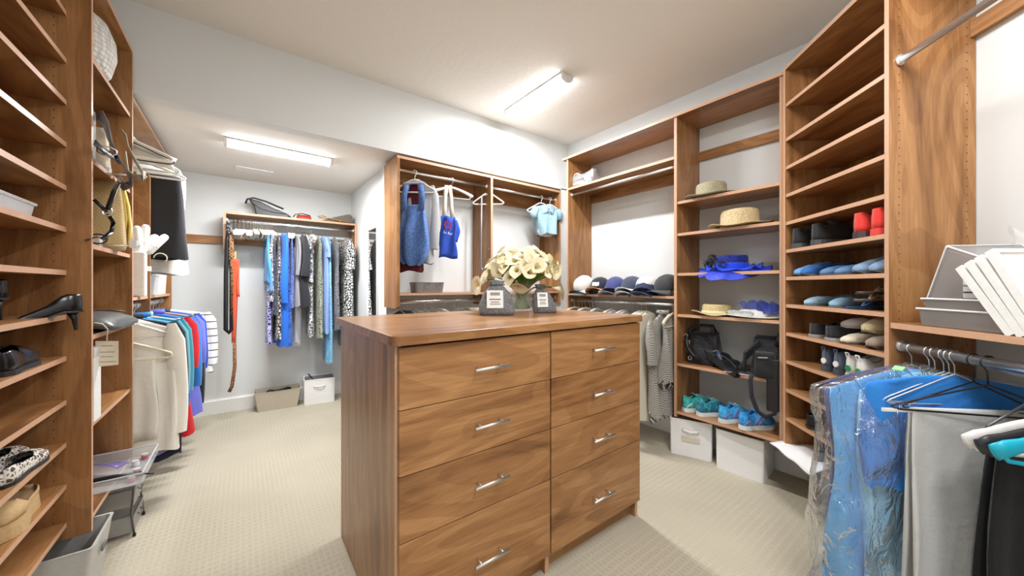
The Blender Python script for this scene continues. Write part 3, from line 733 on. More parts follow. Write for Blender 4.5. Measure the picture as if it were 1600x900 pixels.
# ------------------------------------------------------------------ right wall unit
def cap(M, label, c, vc=None, under=None, patch=None, group='baseball caps on the shelf of the right unit', cs=1):
    t = thing('baseball_cap', label, 'cap', M, group); mt = cloth(c, bump=.12)
    MB().lathe([(.088,0),(.090,.025),(.085,.055),(.070,.085),(.045,.103),(.02,.111),(.001,.112)], 22, sx=1.08, sy=.92, f=lambda p,a,r,z: p+Vector((0,0,.003*math.sin(a*6)))).build('crown', mt, t, smooth=True, solid=.002)
    MB().lathe([(.001,.113),(.006,.113),(.005,.117),(.001,.118)], 10).build('button', mt, t, smooth=True)
    def v(u_, w_):
        a = math.radians(-62+124*u_); r = .086+.07*w_*math.cos(a*.9)**.6; x = r*math.cos(a)*1.06; y = r*math.sin(a)*(.95-.12*w_)
        return (x, y, .006+.012*w_ - 5.0*y*y*(.35+.65*w_)+.012)
    MB().grid(v, 15, 5).build('visor', cloth(vc or c, bump=.05), t, smooth=True, solid=.004)
    if patch:
        def p(u_, w_):
            a = math.radians(-24+48*u_); r = .0935-.012*w_; return (r*math.cos(a)*1.08, r*math.sin(a)*.92, .038+.032*w_+.004*math.sin(u_*16))
        MB().grid(p, 9, 3).build('front_patch', cloth(patch, bump=.05), t, smooth=True, solid=.002)
    return t
zc = 1.171
capl = [(.13,.20,-80,(40,42,48),None,None,'black cap at the left end of the cap row, behind the white one',0,0),
 (.17,.10,-105,(232,232,226),(235,235,230),None,'white cap tipped forward at the left of the row',28,.02),
 (.34,.12,-78,(44,50,66),(212,150,84),(236,236,232),'dark navy cap with white lettering and orange visor',0,0),
 (.50,.19,-95,(52,56,70),None,None,'charcoal cap behind, between navy and purple caps',0,0),
 (.53,.10,-72,(74,80,130),(100,108,160),None,'muted purple cap with lighter purple visor',0,0),
 (.66,.20,-100,(60,66,120),None,None,'small navy cap behind the white caps',0,0),
 (.70,.10,-88,(70,76,96),(214,214,210),None,'grey-navy cap with pale visor, right of the purple cap',0,0),
 (.82,.12,-70,(222,222,218),(60,66,96),None,'white cap with navy curved visor',0,0),
 (.90,.23,-90,(200,202,206),(190,192,196),None,'light grey cap at the back of the row',0,0),
 (1.0,.14,-110,(66,68,70),(78,80,82),None,'large charcoal cap leaning at the right end of the cap row',12,.01)]
for x, y, dg, c, vc, pt, l, tl, dz in capl:
    if y < .15: dz += .032
    cap(FR @ T(x, y, zc+dz, dg, tl) @ Matrix.Scale(1.1, 4), l, c, vc, patch=pt)
for x, c, vc, l in ((.16,(48,50,60),(60,64,78),'flattened black cap under the leaning white cap'), (.52,(86,84,92),(150,146,146),'grey cap nested beneath the purple cap'),
                    (.69,(60,64,84),(222,222,220),'navy cap with cream visor nested beneath the grey-navy cap'), (.83,(54,60,90),(70,80,120),'navy cap nested beneath the white cap')):
    cap(FR @ T(x, .10, zc, -84) @ Matrix.Scale(1.1, 4), l, c, vc)
# silver bag on the top shelf
a = at(FR, 905, 280, y=.08)
u = thing('silver_bag', 'crumpled silver bag on the top shelf of the right unit', 'bag', FR @ T(.17, .12, 2.2105, 0)); SIL = plain('silver_fabric', (178,178,180), .35, .5)
bagbody(.26, .2, .15, .35, .15, .02, seed=3, wr=.008).build('body', SIL, u, smooth=True)
MB().strap(arc(-.08, .06, -.11, .05, .06, 10, -.02), .012, .004, (0,1,0)).build('handle', SIL, u, smooth=True)
def hat(M, label, c, br, cr, ch, band=None, wave=.008, dome=.15, braid=70, name='straw_hat', sy=1, oval=.93, tex=None):
    t = thing(name, label, 'hat', M); n = NT('straw_weave'); w = n.new('TexWave', wave_type='RINGS', rings_direction='Z'); w.inputs['Scale'].default_value = braid; w.inputs['Distortion'].default_value = 1; n.link(n.tc.outputs['Object'], w.inputs['Vector'])
    f = n.noise(n.coord(), 120, 2)
    cc = n.mix(n.ramp(f, [(.35,(0,0,0,1)),(.6,(1,1,1,1))]), lin(c), lin(tuple(int(q*.83) for q in c))); n.col(cc); n.bump(w.outputs['Fac'], .35, .002); n.set(Roughness=.8)
    fn = lambda p,a,r,z: p+Vector((0,0,wave*max(0,(r-cr)/(br-cr))*(math.sin(2*a+1)+.4*math.sin(5*a))+wave))
    MB().lathe([(cr,.006),(cr*1.3,.003),(br*.8,.004),(br,.008)], 44, fn, sx=1, sy=oval).build('brim', n.mat, t, smooth=True, solid=.003)
    MB().lathe([(cr*1.04,.006),(cr,.02),(cr*.98,ch*.8),(cr*.92,ch*.95),(cr*.8,ch),(cr*.5,ch-dome*.04),(.001,ch-dome*.05)], 36, sx=1, sy=oval).build('crown', n.mat, t, smooth=True)
    if band: MB().lathe([(cr*1.045,.006),(cr*1.03,.03),(cr*1.01,.032),(cr*1.01,.006)], 36, sx=1, sy=oval).build('hat_band', cloth(band, bump=.05), t, smooth=True)
    return t
def hx(px_, y): return at(FR, px_, 400, y=y).x
hat(FR @ T(hx(1107,.0)-.03, .105, 1.871), 'sage green woven boater hat on the topmost hat shelf', (176,168,138), .17, .10, .105, (150,146,118))
hat(FR @ T(hx(1143,.0), .125, 1.636), 'natural straw hat with rounded crown on the second hat shelf', (222,198,152), .19, .115, .125, wave=.012)
hat(FR @ T(hx(1112,.05), .13, 1.041, 10), 'pale tan boater hat with cream turned-up brim above the handbags', (212,192,140), .165, .095, .078, (226,212,170), wave=.012)
BL = (24,64,214)
def ruffle(t, r0, r1, waves, amp, c, name='ruffle', alpha=1, z=.0, droop=0, sy=.9, na=97, edge=None, a0=0, a1=2*PI):
    mt = cloth(c, bump=.3)
    if alpha < 1: mt = glassy('sheer_fabric', c, alpha, .5, .4, 40)
    def f(u_, v_):
        a = a0+(a1-a0)*u_; r = r0+(r1-r0)*v_*(1+.12*math.sin(3*a+1)); zz = z+amp*v_*(1+math.sin(waves*a))*(.6+.4*math.sin(2*a+.7)) - droop*v_*v_*max(0, -math.sin(a))
        return (r*math.cos(a+.06*math.sin(waves*a+1)*v_), r*math.sin(a)*sy, zz)
    o = MB().grid(f, na, 7).build(name, mt, t, smooth=True)
    if edge: MB().tube([f(i/(na-1), 1) for i in range(na)], .0018, 5).build('ruffle_edge', cloth(edge), o, smooth=True)
    return o
u = thing('ruffled_hat', 'royal blue formal hat with sheer ruffled brim and dark flowers', 'hat', FR @ T(hx(1140,.10), .13, 1.343, 8))
MB().lathe([(.105,.012),(.10,.03),(.098,.10),(.092,.112),(.06,.115),(.001,.114)], 36, sx=1, sy=.92).build('crown', cloth((28,46,140), 'noise', (20,28,70), 60), u, smooth=True)
MB().lathe([(.108,.012),(.106,.055),(.100,.06),(.100,.012)], 36, sx=1, sy=.92).build('hat_band', cloth(BL), u, smooth=True)
ruffle(u, .10, .215, 11, .014, BL, alpha=.82, z=.012, droop=.075, edge=(16,24,80)); ruffle(u, .10, .17, 9, .022, (40,84,232), alpha=.8, z=.022, droop=.02, edge=(16,24,80))
for k in range(7):
    a = math.radians(150+k*17); cx_, cy_ = .10*math.cos(a)-.03*(k % 2), .095*math.sin(a)-.03*(k % 2); zz = .05+.022*(k % 3)
    m = MB()
    for q in range(3):
        m.tube([(cx_+(.012+.007*q)*math.cos(b*PI/5), cy_-.006*q, zz+(.012+.007*q)*math.sin(b*PI/5)) for b in range(10)], .0028, 5, loop=True, up=(0,1,0))
    m.build('flower', cloth((26,30,42) if k % 2 else (40,52,78)), u, smooth=True, kind='stuff')
for k in range(5):
    a = math.radians(155+k*22); MB().grid(lambda p, q: (.14*math.cos(a)+.0-.05*q, .12*math.sin(a)+(p-.5)*.03*math.sin(PI*q), .03+.05*q+.02*(k % 2)), 4, 5).build('leaf', plain('dark_leaf', (52,66,44), .6), u, smooth=True, solid=.001)
u = thing('brimmed_hat', 'wide white hat with white roses and blue tulle on shelf above backpack', 'hat', FR @ T(.448+1.145, .135, 1.041, -5))
WF = cloth((238,238,234), bump=.15)
MB().lathe([(.09,.006),(.13,.004),(.17,.006),(.175,.010)], 44, lambda p,a,r,z: p+Vector((0,0,.004*math.sin(2*a)+.004)), sx=1.0, sy=.86).build('brim', WF, u, smooth=True, solid=.003)
MB().lathe([(.09,.006),(.085,.04),(.06,.052),(.001,.056)], 30, sx=1, sy=.9).build('crown', WF, u, smooth=True)
for k, (x, y, s) in enumerate(((-.09,-.07,1),(-.045,-.085,.8),(.0,-.085,1.05))):
    m = MB()
    for q in range(4): m.lathe([(.008+.008*q, .004),(.014+.009*q, .02+.002*q),(.017+.009*q, .036-.003*q)], 14, lambda p,a,r,z,q=q: p+Vector((x+.003*math.sin(3*a+q), y, .008+.003*math.sin(4*a+q*2))))
    m.build('rose', WF, u, smooth=True, kind='stuff')
for k in range(3):
    m = MB(); m.grid(lambda p, q: (.02+.05*k+.09*(p-.5)*(1+q), -.04+.06*(k % 2)+.03*math.sin(p*14+k)*q, .03+.075*q*(1-.3*abs(p-.5))+.012*math.sin(p*17+k*2)*q), 24, 7)
    m.build('tulle', glassy('blue_tulle', (36,62,170) if k != 1 else (60,84,150), .7, .6, .5, 60), u, smooth=True)
# handbags shelf
LEA = plain('black_leather', (26,26,28), .42); LEAP = cloth((30,31,34), 'spot', (52,52,56), 90, .5, .4)
u = thing('handbag', 'slouchy black leather handbag with silver ring handles on right unit shelf', 'bag', FR @ T(1.145+.135, .14, .679, 0))
bagbody(.22, .15, .235, .35, .12, .03, seed=1, wr=.006).build('body', LEAP, u, smooth=True)
for s in (-1, 1):
    o = MB().strap([(-.09,-.03*s,.17),(-.10,-.04*s,.24),(-.04,-.03*s,.275),(.05,-.02*s,.28),(.075,-.03*s,.22)], .018, .004, (0,1,0)).build('handle', LEA, u, smooth=True)
for x, z in ((-.10,.20),(-.085,.155),(-.07,.04)):
    MB().tube([(x+.013*math.cos(k*PI/6), -.075, z+.013*math.sin(k*PI/6)) for k in range(12)], .003, 6, loop=True, up=(0,1,0)).build('ring', CHROME, u, smooth=True)
MB().strap([(-.10,-.08,.20),(-.09,-.085,.12),(-.05,-.09,.07),(.01,-.085,.03)], .022, .004, (0,1,0)).build('front_strap', LEA, u, smooth=True)
u = thing('clutch', 'black pleated clutch lying over the blue wallet', 'bag', FR @ T(1.145+.30, .09, .705, -24, 20) @ Matrix.Scale(1.35, 4))
m = MB(); m.loft([[(x, s*(.055-.01*abs(x)*3)*1.0, 0) for s in (-1, 1)]+[(x, .05, .028+.004*math.sin(x*90)), (x, -.05, .028+.004*math.sin(x*90))] for x in [-.11+.01*k for k in range(23)]]); m.build('body', LEA, u, smooth=False)
MB().strap([(-.11,0,.03),(-.06,-.02,.036),(.0,.0,.038),(.08,-.02,.034)], .012, .003).build('wrist_strap', LEA, u, smooth=True)
u = thing('wallet', 'slate blue leather wallet pouch leaning between black bag and clutch', 'bag', FR @ T(1.145+.235, .10, .679, -35, -28))
bagbody(.17, .03, .10, .6, .1, 0, seed=5, wr=.002).build('body', plain('slate_leather', (52,66,92), .5), u, smooth=True)
MB().strap([(-.08,-.018,.095),(0,-.022,.1),(.08,-.018,.095)], .008, .003, (0,1,0)).build('zip', NICKEL, u)
for k, (c, dz, dg) in enumerate((((226,226,222),0,12),((120,112,120),.006,20),((60,60,66),.012,8))):
    o = MB().box(-.09, .09, -.065, .065, 0, .005, 0).build('magazine', plain('magazine_cover', c, .25), None, bevel=.001, mat=FR @ T(1.145+.41, .055, .679+dz, dg)); tag(o, ['white magazine at the bottom of the small stack by the backpack', 'mauve magazine in the middle of the small stack by the backpack', 'dark magazine on top of the small stack by the backpack'][k], 'magazine', 'magazines beside the backpack')
u = thing('backpack', 'black nylon backpack with dangling webbing strap at shelf end', 'bag', FR @ T(1.145+.54, .13, .679, 8))
NYL = cloth((34,35,38), bump=.5, rough=.6)
bagbody(.17, .24, .24, .55, .12, .03, seed=8, wr=.008).build('body', NYL, u, smooth=True)
o = bagbody(.11, .06, .15, .7, .1, .0, seed=2, wr=.003).build('front_pocket', NYL, u, smooth=True, mat=T(0, -.13, .01))
MB().strap([(-.03,-.033,.12),(.02,-.034,.125)], .008, .003, (0,1,0)).build('zip_pull', CHROME, o)
for k in range(5): MB().strap([(-.16+.012*k,-.06-.01*k,.01),(-.11,-.08-.008*k,.10+.01*k),(-.04,-.07,.19+.008*k)], .018, .006, (0,1,0)).build('fold', NYL, u, smooth=True)
MB().strap([(-.065,-.135,.02),(-.07,-.165,-.02),(-.06,-.168,-.12),(-.03,-.168,-.20),(.01,-.165,-.225),(.05,-.15,-.20),(.06,-.15,-.02),(.05,-.13,.10)], .024, .004, (0,1,0)).build('webbing_strap', cloth((40,40,44), bump=.4), u, smooth=True)
MB().strap([(.05,-.08,.2),(.065,-.06,.27),(.07,-.0,.30)], .02, .004, (0,1,0)).build('carry_strap', LEA, u, smooth=True)
MB().box(.01, .075, -.155, -.12, -.19, .13).build('hanging_pouch', LEA, u, bevel=.01)
# sneakers
zs = .3245
for px_, y, dg, c, ac, l in ((1078,.035,62,(58,160,158),(220,240,236),'teal running shoe at the left end of the bottom right-unit shelf'),
                      (1101,.03,60,(66,172,170),(40,110,150),'teal running shoe second from left, beside its pair on bottom shelf'),
                      (1137,.02,64,(64,156,214),(170,120,190),'sky blue running shoe with lilac stripes, third from left'),
                      (1170,.005,62,(52,140,206),(180,140,196),'blue running shoe furthest right on the bottom right-unit shelf')):
    shoe(FR @ T(hx(px_, y)-.045, y, zs, dg), l, 'sneaker', c, (232,238,236), (240,240,240), L=.24, W=.082, mat=cloth(c, 'noise', ac if ac[0] < 100 else tuple(min(255, int(q*1.25)) for q in c), 40), accent=ac, laces=(210,240,240), group='running shoes on the bottom shelf')
# storage cubes
FABW = cloth((246,246,245), bump=.12)
def cube(x, y, dg, label, L=.275, D=.25, H=.262, lab_=True):
    t = bin_(T(x, y, 0, dg), label, L, D, H, FABW, .985, FABW if lab_ else None, .004, 'storage_cube', cat='storage box')
    MB().box(-L/2+.002, L/2-.002, -D/2+.002, D/2-.002, H*.86, H*.9).build('lid', FABW, t)
    if lab_:
        MB().box(-.06, .06, -D/2-.006, -D/2+.002, H*.42, H*.57).build('label_window', plain('label_card', (222,214,196), .6), t)
    return t
cube(2.72, 1.35, -69, 'white fabric storage cube with beige label under the right unit, further one')
cube(2.735, 1.0, -86, 'white fabric storage cube under the right unit, nearer the shoe tower', lab_=False, L=.28)
# lower rod of the right unit
ROD = (.05, 1.105)
random.seed(11)
for k in range(16):
    x = .08+.72*k/15+rnd(-.01,.01)
    hanger('wire' if k % 3 else 'flat', FR @ T(x, ROD[0], ROD[1], -90+rnd(-6,6)), 'empty hanger on the lower rod of the right unit, behind the island', 'empty hangers on the right unit lower rod')
for k in range(4): hanger('flat', FR @ T(.80+.022*k, ROD[0], ROD[1], -90+rnd(-4,4)), 'cream hanger tip beside the cream coat, right unit lower rod', 'cream hangers beside the cream coat', (226,220,200))
garment(FR @ T(.775, ROD[0], ROD[1], -90), 'dress', 'black and teal dress behind the cream coat on the lower rod', 'clothes', .75, .19, .02, cloth((36,48,56)), sleeve=0)
garment(FR @ T(.90, ROD[0]-.03, ROD[1], -88), 'coat', 'long cream wool coat hanging nearest the tweed wrap', 'clothes', .88, .22, .028, cloth((226,218,198), bump=.2), sleeve=.45, folds=.4)
tw = cloth((214,210,200), 'check', (78,76,74), 130, bump=.6)
u = garment(FR @ T(1.01, ROD[0], ROD[1], -88), 'tweed_wrap', 'black and white tweed wrap with fringed ends beside the coat', 'clothes', .83, .17, .032, tw, sleeve=.30, folds=.8, collar=cloth((220,216,200), 'check', (90,88,84), 100))
for k in range(14):
    x = -.19+.4*k/13; MB().tube([(x,.02*math.sin(k),-.80),(x+.006,.02*math.sin(k),-.84),(x-.004,.024,-.875)], .004, 5).build('tassel', cloth((60,60,62) if k % 2 else (220,216,206)), u, smooth=True)
u = garment(FR @ T(1.075, ROD[0], ROD[1], -92), 'tweed_scarf', 'grey tweed scarf with tasselled end next to the panel', 'scarf', .58, .12, .024, tw, folds=.8, flare=1.1)
for k in range(10):
    x = -.12+.24*k/9; MB().tube([(x,.01,-.56),(x+.008*math.sin(k),.02*math.cos(k),-.60),(x,.0,-.63)], .006, 5).build('tassel', cloth((50,50,52) if k % 2 else (226,222,214)), u, smooth=True)
hanger('flat', FR @ T(1.09, ROD[0], ROD[1], -84), 'thick cream contoured hanger beside the hat shelf panel', None, (232,224,200))
for k in range(3): garment(FR @ T(.56+.06*k, ROD[0], ROD[1], -90), 'blouse', 'folded-up light blouse far along the right unit lower rod', 'clothes', .6, .19, .02, cloth([(200,206,214),(70,72,80),(214,208,196)][k]), sleeve=.2)['label'] = ['pale grey blouse on the right unit lower rod, hidden mostly by the island', 'charcoal blouse next to the pale grey one, behind the island', 'beige blouse near the dark dress, behind the island'][k]
# ------------------------------------------------------------------ diagonal shoe tower
random.seed(21)
def dx(px_, y): return at(FD, px_, 400, y=y).x
GRP = 'shoes in the diagonal shoe tower'
def dshoe(px_, zi, y, dg, label, style, c, sole, clampx=.60, dz=0, tl=0, rl=0, **kw):
    x = min(clampx, max(.07, dx(px_, max(0, min(y, .05)))))
    return shoe(FD @ T(x, y, zi+.001+dz, dg, tl, rl), label, style, c, sole, group=GRP, **kw)
z = 1.457
dshoe(1241, z, .015, 96, 'black knit slip-on shoe at the far left of the shelf with the red shoes', 'sneaker', (46,46,48), (70,70,72), laces=(40,40,42), L=.245)
dshoe(1271, z, .015, 90, 'black knit slip-on shoe just right of its pair, near the red shoes', 'sneaker', (44,44,46), (70,70,72), laces=(40,40,42), L=.245)
dshoe(1338, z, .012, 88, 'red shoe standing left of the other red one', 'sneaker', (222,66,58), (60,50,50), laces=(230,90,80), L=.24, W=.078)
dshoe(1372, z, .010, 92, 'red shoe against the tower panel, right of its pair', 'sneaker', (224,62,54), (216,60,54), laces=(230,90,80), L=.24, W=.08)
z = 1.30
for px_, c, l, st in ((1242,(110,160,214),'light blue slipper at the far left of the blue shoe shelf','loafer'), (1263,(54,112,184),'strong blue slipper with a small white mark, second on the blue shoe shelf','loafer'),
                  (1294,(92,128,172),'denim blue shoe, third on the blue shoe shelf','flat'), (1318,(96,132,174),'denim blue shoe, fourth on the blue shoe shelf','flat'),
                  (1347,(132,160,190),'large pale blue suede shoe, fifth on the blue shoe shelf','loafer'), (1374,(126,152,184),'pale blue suede shoe at the right end, against the panel','loafer')):
    t = dshoe(px_, z, .272, -90, l, st, c, (80,84,92), L=.255, W=.084)
    if 'white mark' in l: MB().strap([(.17,-.018,.064),(.185,0,.056),(.17,.018,.064)], .006, .002).build('mark', FABW, t)
z = 1.143
dshoe(1262, z, .27, -84, 'ice blue flat with pointed toe at left of the sandal shelf', 'flat', (150,186,206), (90,110,124), L=.25)
dshoe(1286, z, .27, -70, 'ice blue flat lying beside its pair on the sandal shelf', 'flat', (142,180,202), (90,110,124), L=.25)
def sandal(M, label, c, c2, L=.25, name='sandal'):
    t = thing(name, label, 'shoe', M, GRP)
    pts = [(0,-.022),(.03,-.033),(.10,-.030),(.17,-.042),(.22,-.038),(.25,-.018),(.255,0),(.25,.018),(.22,.036),(.17,.038),(.10,.026),(.03,.030),(0,.02),(-.006,0)]
    MB().prism(pts, 2, 0, .008).build('sole', plain('sandal_sole', c2, .6), t); MB().prism([(a*.96+.004, b*.92) for a, b in pts], 2, .0082, .0105).build('footbed', plain('sandal_bed', c, .5), t)
    for s in (-1, 1): MB().strap([(.18,0,.012),(.14,s*.018,.032),(.09,s*.03,.010)], .012, .003).build('strap', plain('sandal_strap', c, .5), t, smooth=True)
    return t
sandal(FD @ T(.40, .26, z+.001, -78), 'bright blue flat sandal at the bottom of the sandal pile', (50,100,160), (36,60,100))
sandal(FD @ T(.50, .26, z+.001, -96), 'navy flat sandal at the right of the sandal pile', (40,56,84), (30,34,44))
sandal(FD @ T(.43, .25, z+.036, -72), 'tan flat sandal lying in the middle of the sandal pile', (196,160,130), (60,46,40))
sandal(FD @ T(.49, .26, z+.070, -84), 'grey-brown flat sandal on top of the sandal pile', (160,134,116), (44,38,36))
cap(FD @ T(.56, .17, z+.106, -60) @ Matrix.Scale(.62, 4), 'small slate cap on top of the sandal pile', (84,90,104), group='loose hats')
z = .98
dshoe(1268, z, .02, 92, 'black canvas loafer at the left of the black and cream shelf', 'loafer', (46,47,50), (150,150,148), L=.25)
dshoe(1293, z, .015, 86, 'black canvas loafer right of its pair, touching the cream shoe', 'loafer', (44,45,48), (150,150,148), L=.25)
dshoe(1330, z, .265, -92, 'cream pointed flat below the tan perforated loafer', 'flat', (222,212,190), (80,70,60), L=.25)
dshoe(1368, z, .262, -88, 'brown suede flat at the right end of the black and cream shelf', 'loafer', (146,130,116), (50,44,42), L=.25)
dshoe(1350, z, .24, -80, 'tan perforated loafer stacked on the cream flat', 'loafer', (206,192,152), (150,134,100), dz=.062, L=.22)
dshoe(1352, z, .25, -120, 'white flat lying across the back above the cream flat', 'flat', (214,210,202), (170,166,160), dz=.066, clampx=.42, L=.2)
z = .82
for px_, c, ac, l, y, dg in ((1288,(96,104,124),(200,204,210),'small slate blue trainer with white dot at left of the trainer shelf',.03,100), (1307,(98,106,128),(200,204,210),'small slate blue trainer right of its pair',.03,96),
                      (1326,(226,226,218),(40,140,84),'white trainer with green heel dot beside the slate trainers',.02,92), (1350,(228,228,220),(40,140,84),'white trainer with green heel dot, nearer the panel',.01,90)):
    t = dshoe(px_, z, y, dg, l, 'sneaker', c, (206,206,200) if c[0] > 200 else (70,76,90), L=.235, W=.072, clampx=.52)
    MB().tube([(-.006,0,.052),(.004,0,.052)], .014, 14, up=(0,0,1)).build('heel_dot', plain('heel_dot', ac if c[0] > 200 else (236,236,232), .5), t)
    MB().tube([(.0,-.008,.10),(-.006,-.008,.122),(-.006,.008,.122),(.0,.008,.10)], .0035, 6).build('heel_loop', cloth(c), t)
dshoe(1372, z, .012, 84, 'black and white zebra patterned shoe at the right of the trainer shelf', 'loafer', (236,236,232), (30,30,30), mat=cloth((236,236,232), 'noise', (24,24,26), 26), L=.24)
z = .656
sandal(FD @ T(dx(1272,.02), .25, z+.001, -80), 'black strappy sandal at the left of the low sandal shelf', (40,40,42), (30,30,30))
sandal(FD @ T(dx(1292,.02), .255, z+.001, -96), 'black strappy sandal right of its pair on the low sandal shelf', (38,38,40), (30,30,30))
z = .492
dshoe(1262, z, .02, 78, 'chunky black comfort shoe on the second lowest shelf, further one', 'loafer', (40,40,42), (44,44,46), mat=LEA, L=.27, W=.095)
dshoe(1290, z, .01, 74, 'chunky black comfort shoe on the second lowest shelf, nearer one', 'loafer', (40,40,42), (48,48,50), mat=LEA, L=.27, W=.095)
z = .328
u = thing('dust_bag', 'white cotton dust bag hanging over the edge of the lowest tower shelf', 'bag', FD @ T(.12, 0, z))
MB().grid(lambda p, q: (-.12+.30*p-.05*q*(1-p), -.075+.24*q+.03*p, .003+.008*math.sin(p*7+q*5)**2 - (.035*max(0, 1-q*3.2))*p), 12, 10).build('cloth', FABW, u, smooth=True, solid=.006)
dshoe(1276, z, .04, 96, 'grey ribbed shoe on the white dust bag, left of its pair', 'flat', (140,142,146), (80,80,82), L=.23)
dshoe(1298, z, .03, 92, 'grey ribbed shoe on the lowest shelf, next to the plastic garment bag', 'flat', (140,142,146), (80,80,82), L=.23)

# ------------------------------------------------------------------ hanging section on the right
SH = 1.1065
GREYM = plain('grey_steel', (150,148,146), .4, .6); WIRE = plain('white_wire', (228,226,222), .4)
def tray(M, label, L, D, H, mat, rim=None):
    t = bin_(M, label, L, D, H, mat, .97, None, .003, 'storage_tray', cat='box')
    m = MB(); pts = [(-L/2,-D/2,H+.004),(L/2,-D/2,H+.004),(L/2,D/2,H+.004),(-L/2,D/2,H+.004)]
    for i in range(4): m.tube([pts[i], pts[(i+1) % 4]], .004, 6)
    m.build('rim', rim or WIRE, t); return t
tray(FD @ T(.94, .15, SH, 0), 'low grey metal tray at the bottom of the box pile on the right shelf', .36, .25, .055, GREYM)
tray(FD @ T(.95, .15, SH+.062, 2), 'second grey metal tray stacked on the lowest one', .35, .24, .03, GREYM)
MESH = glassy('mesh_plastic', (150,150,150), .5, .3)
t = bin_(FD @ T(.88, .17, SH+.145, 0, -70, 0), 'clear mesh drawer with white rim standing tilted against the panel', .22, .22, .09, MESH, .9, None, .003, 'mesh_box', cat='box')
m = MB(); pp = [(-.11,-.11,.095),(.11,-.11,.095),(.11,.11,.095),(-.11,.11,.095)]
for i in range(4): m.tube([pp[i], pp[(i+1) % 4]], .004, 6)
for a, b in zip(pp, [(-.10,-.10,0),(.10,-.10,0),(.10,.10,0),(-.10,.10,0)]): m.tube([a, b], .003, 6)
m.build('rim', WIRE, t, kind='stuff')
u = thing('wrapped_package', 'flat pack of grey sheets in clear wrap behind the white lids', 'package', FD @ T(.98, .13, SH+.098, 4))
for k in range(4): MB().box(-.09, .09, -.08, .08, .004+k*.022, .02+k*.022).build('sheet', plain('grey_sheet', (196+6*k,196+6*k,198+5*k), .5), u)
MB().grid(lambda p, q: ((p-.5)*.2, (q-.5)*.18, .098+.006*math.sin(p*13)*math.sin(q*11)), 12, 10).build('wrap', glassy('clear_wrap', (240,242,244), .2, .05, .6, 40), u, smooth=True)
u = thing('plastic_wrap', 'crumpled clear plastic wrap poking up behind the box pile', 'wrap', FD @ T(.92, .24, SH+.098, 0))
MB().grid(lambda p, q: ((p-.5)*.22+.02*math.sin(q*9), .02*math.sin(p*15+q*3)+.01, .24*q*(.6+.4*math.sin(p*5+1))+.012*math.sin(p*20)), 26, 14).build('film', glassy('crumpled_film', (236,238,240), .22, .06, 1, 45), u, smooth=True)
for k in range(4):
    sx = .33
    t = thing('plastic_cover', ['white plastic lid leaning nearest the mesh drawer','second white plastic lid of the leaning four','third white plastic lid of the leaning four','outermost and largest white plastic lid at the right edge'][k], 'lid', FD @ T(1.06+.026*k, .135, SH, 0, -34+2*k, 0))
    H_ = .24+.012*k
    # lid stands on its long edge and leans away from the viewer
    MB().box(-.004, .004, -.125, .12, .004, H_).build('sheet', WHITE, t)
    m = MB()
    for a in ((-.011,.011,-.13,.125,0,.012), (-.011,.011,-.13,.125,H_-.006,H_+.006), (-.011,.011,-.13,-.118,.012,H_-.006), (-.011,.011,.113,.125,.012,H_-.006)): m.box(*a)
    m.build('rim', WHITE, t, kind='stuff')
# hanging things: lower rod of the right hanging section (x from .69 to 1.3, y .036)
RZ, RY = 1.012, .036
def rodM(px_, tw=0): return FD @ T(dx(px_, RY), RY, RZ, -90+tw)
def R_(x, tw=0, o=0): return FD @ T(x, RY-o, RZ, -90+tw)
BLUES = cloth((92,170,226), bump=.5); 
garment(R_(.73, 3, .045), 'blue_shirt', 'purple-blue shirt in clear plastic, closest to the shoe tower panel', 'clothes', .80, .27, .016, cloth((96,100,160), bump=.5), folds=1.3, flare=.95)
garment(R_(.775, 2, .05), 'blue_dress', 'long sky blue dress inside clear dry-cleaning plastic', 'clothes', .97, .28, .018, BLUES, folds=1.6, flare=.92)
garment(R_(.825, -1, .03), 'pale_dress', 'pale aqua dress inside the plastic, in front of the long sky blue one', 'clothes', .93, .22, .018, cloth((160,214,242), bump=.5), folds=1.5)
garment(R_(.865, -2, .015), 'blue_blouse', 'short bright blue blouse inside dry-cleaning plastic, nearest the white trousers', 'clothes', .46, .24, .016, cloth((48,130,212), bump=.5), folds=1.2, hemwave=0)
for x, c, l in ((.73,(206,196,120),'gold wire hanger nearest the shoe tower panel on the low rod'), (.795,(214,206,150),'gold wire hanger of the long sky blue dress'), (.815,(200,188,100),'brass wire hanger right of the gold one'), (.845,(226,226,222),'white wire hanger, first of three together'), (.862,(226,226,222),'white wire hanger, second of three together'), (.88,(226,226,222),'white wire hanger, third of three together')):
    hanger('wire', R_(x, 3), l, None, c, .21)
PLA = film('garment_plastic', (.90,.95,.99), 1, 13, .10, .09, .85, .04)
u = thing('garment_bag', 'clear glossy dry-cleaning plastic over the blue clothes', 'garment bag', R_(.795, 0, .05))
def bagf(p, q):
    a = 2*PI*p; w = .31*min(1, (q/.10)**.7)*(1+.14*q)
    w = max(.02, w); th = .03+.078*min(1, q/.2)
    x = w*sp(math.cos(a), .7)+.010*math.sin(q*14+p*20); y = th*sp(math.sin(a), .7)+.014*math.sin(p*38+q*3)*min(1, q*3)+.008*math.sin(q*21+p*9)
    nz = Vector((x*5, y*9+3, q*4)); c1 = abs(mnoise.noise(nz*1.6))*.03+abs(mnoise.noise(nz*4))*.010; k_ = min(1, q*5); x += math.cos(a)*(c1-.02)*k_; y += math.sin(a)*(c1-.02)*k_
    return (x, y, -.045 - .95*q +.015*math.sin(a*3)*q)
MB().grid(bagf, 130, 80).build('film', PLA, u, smooth=True)
MB().strap([(.07,.035,-.05),(.085,.04,-.062)], .03, .004).build('green_tag', plain('green_tag', (150,226,150), .6), u)
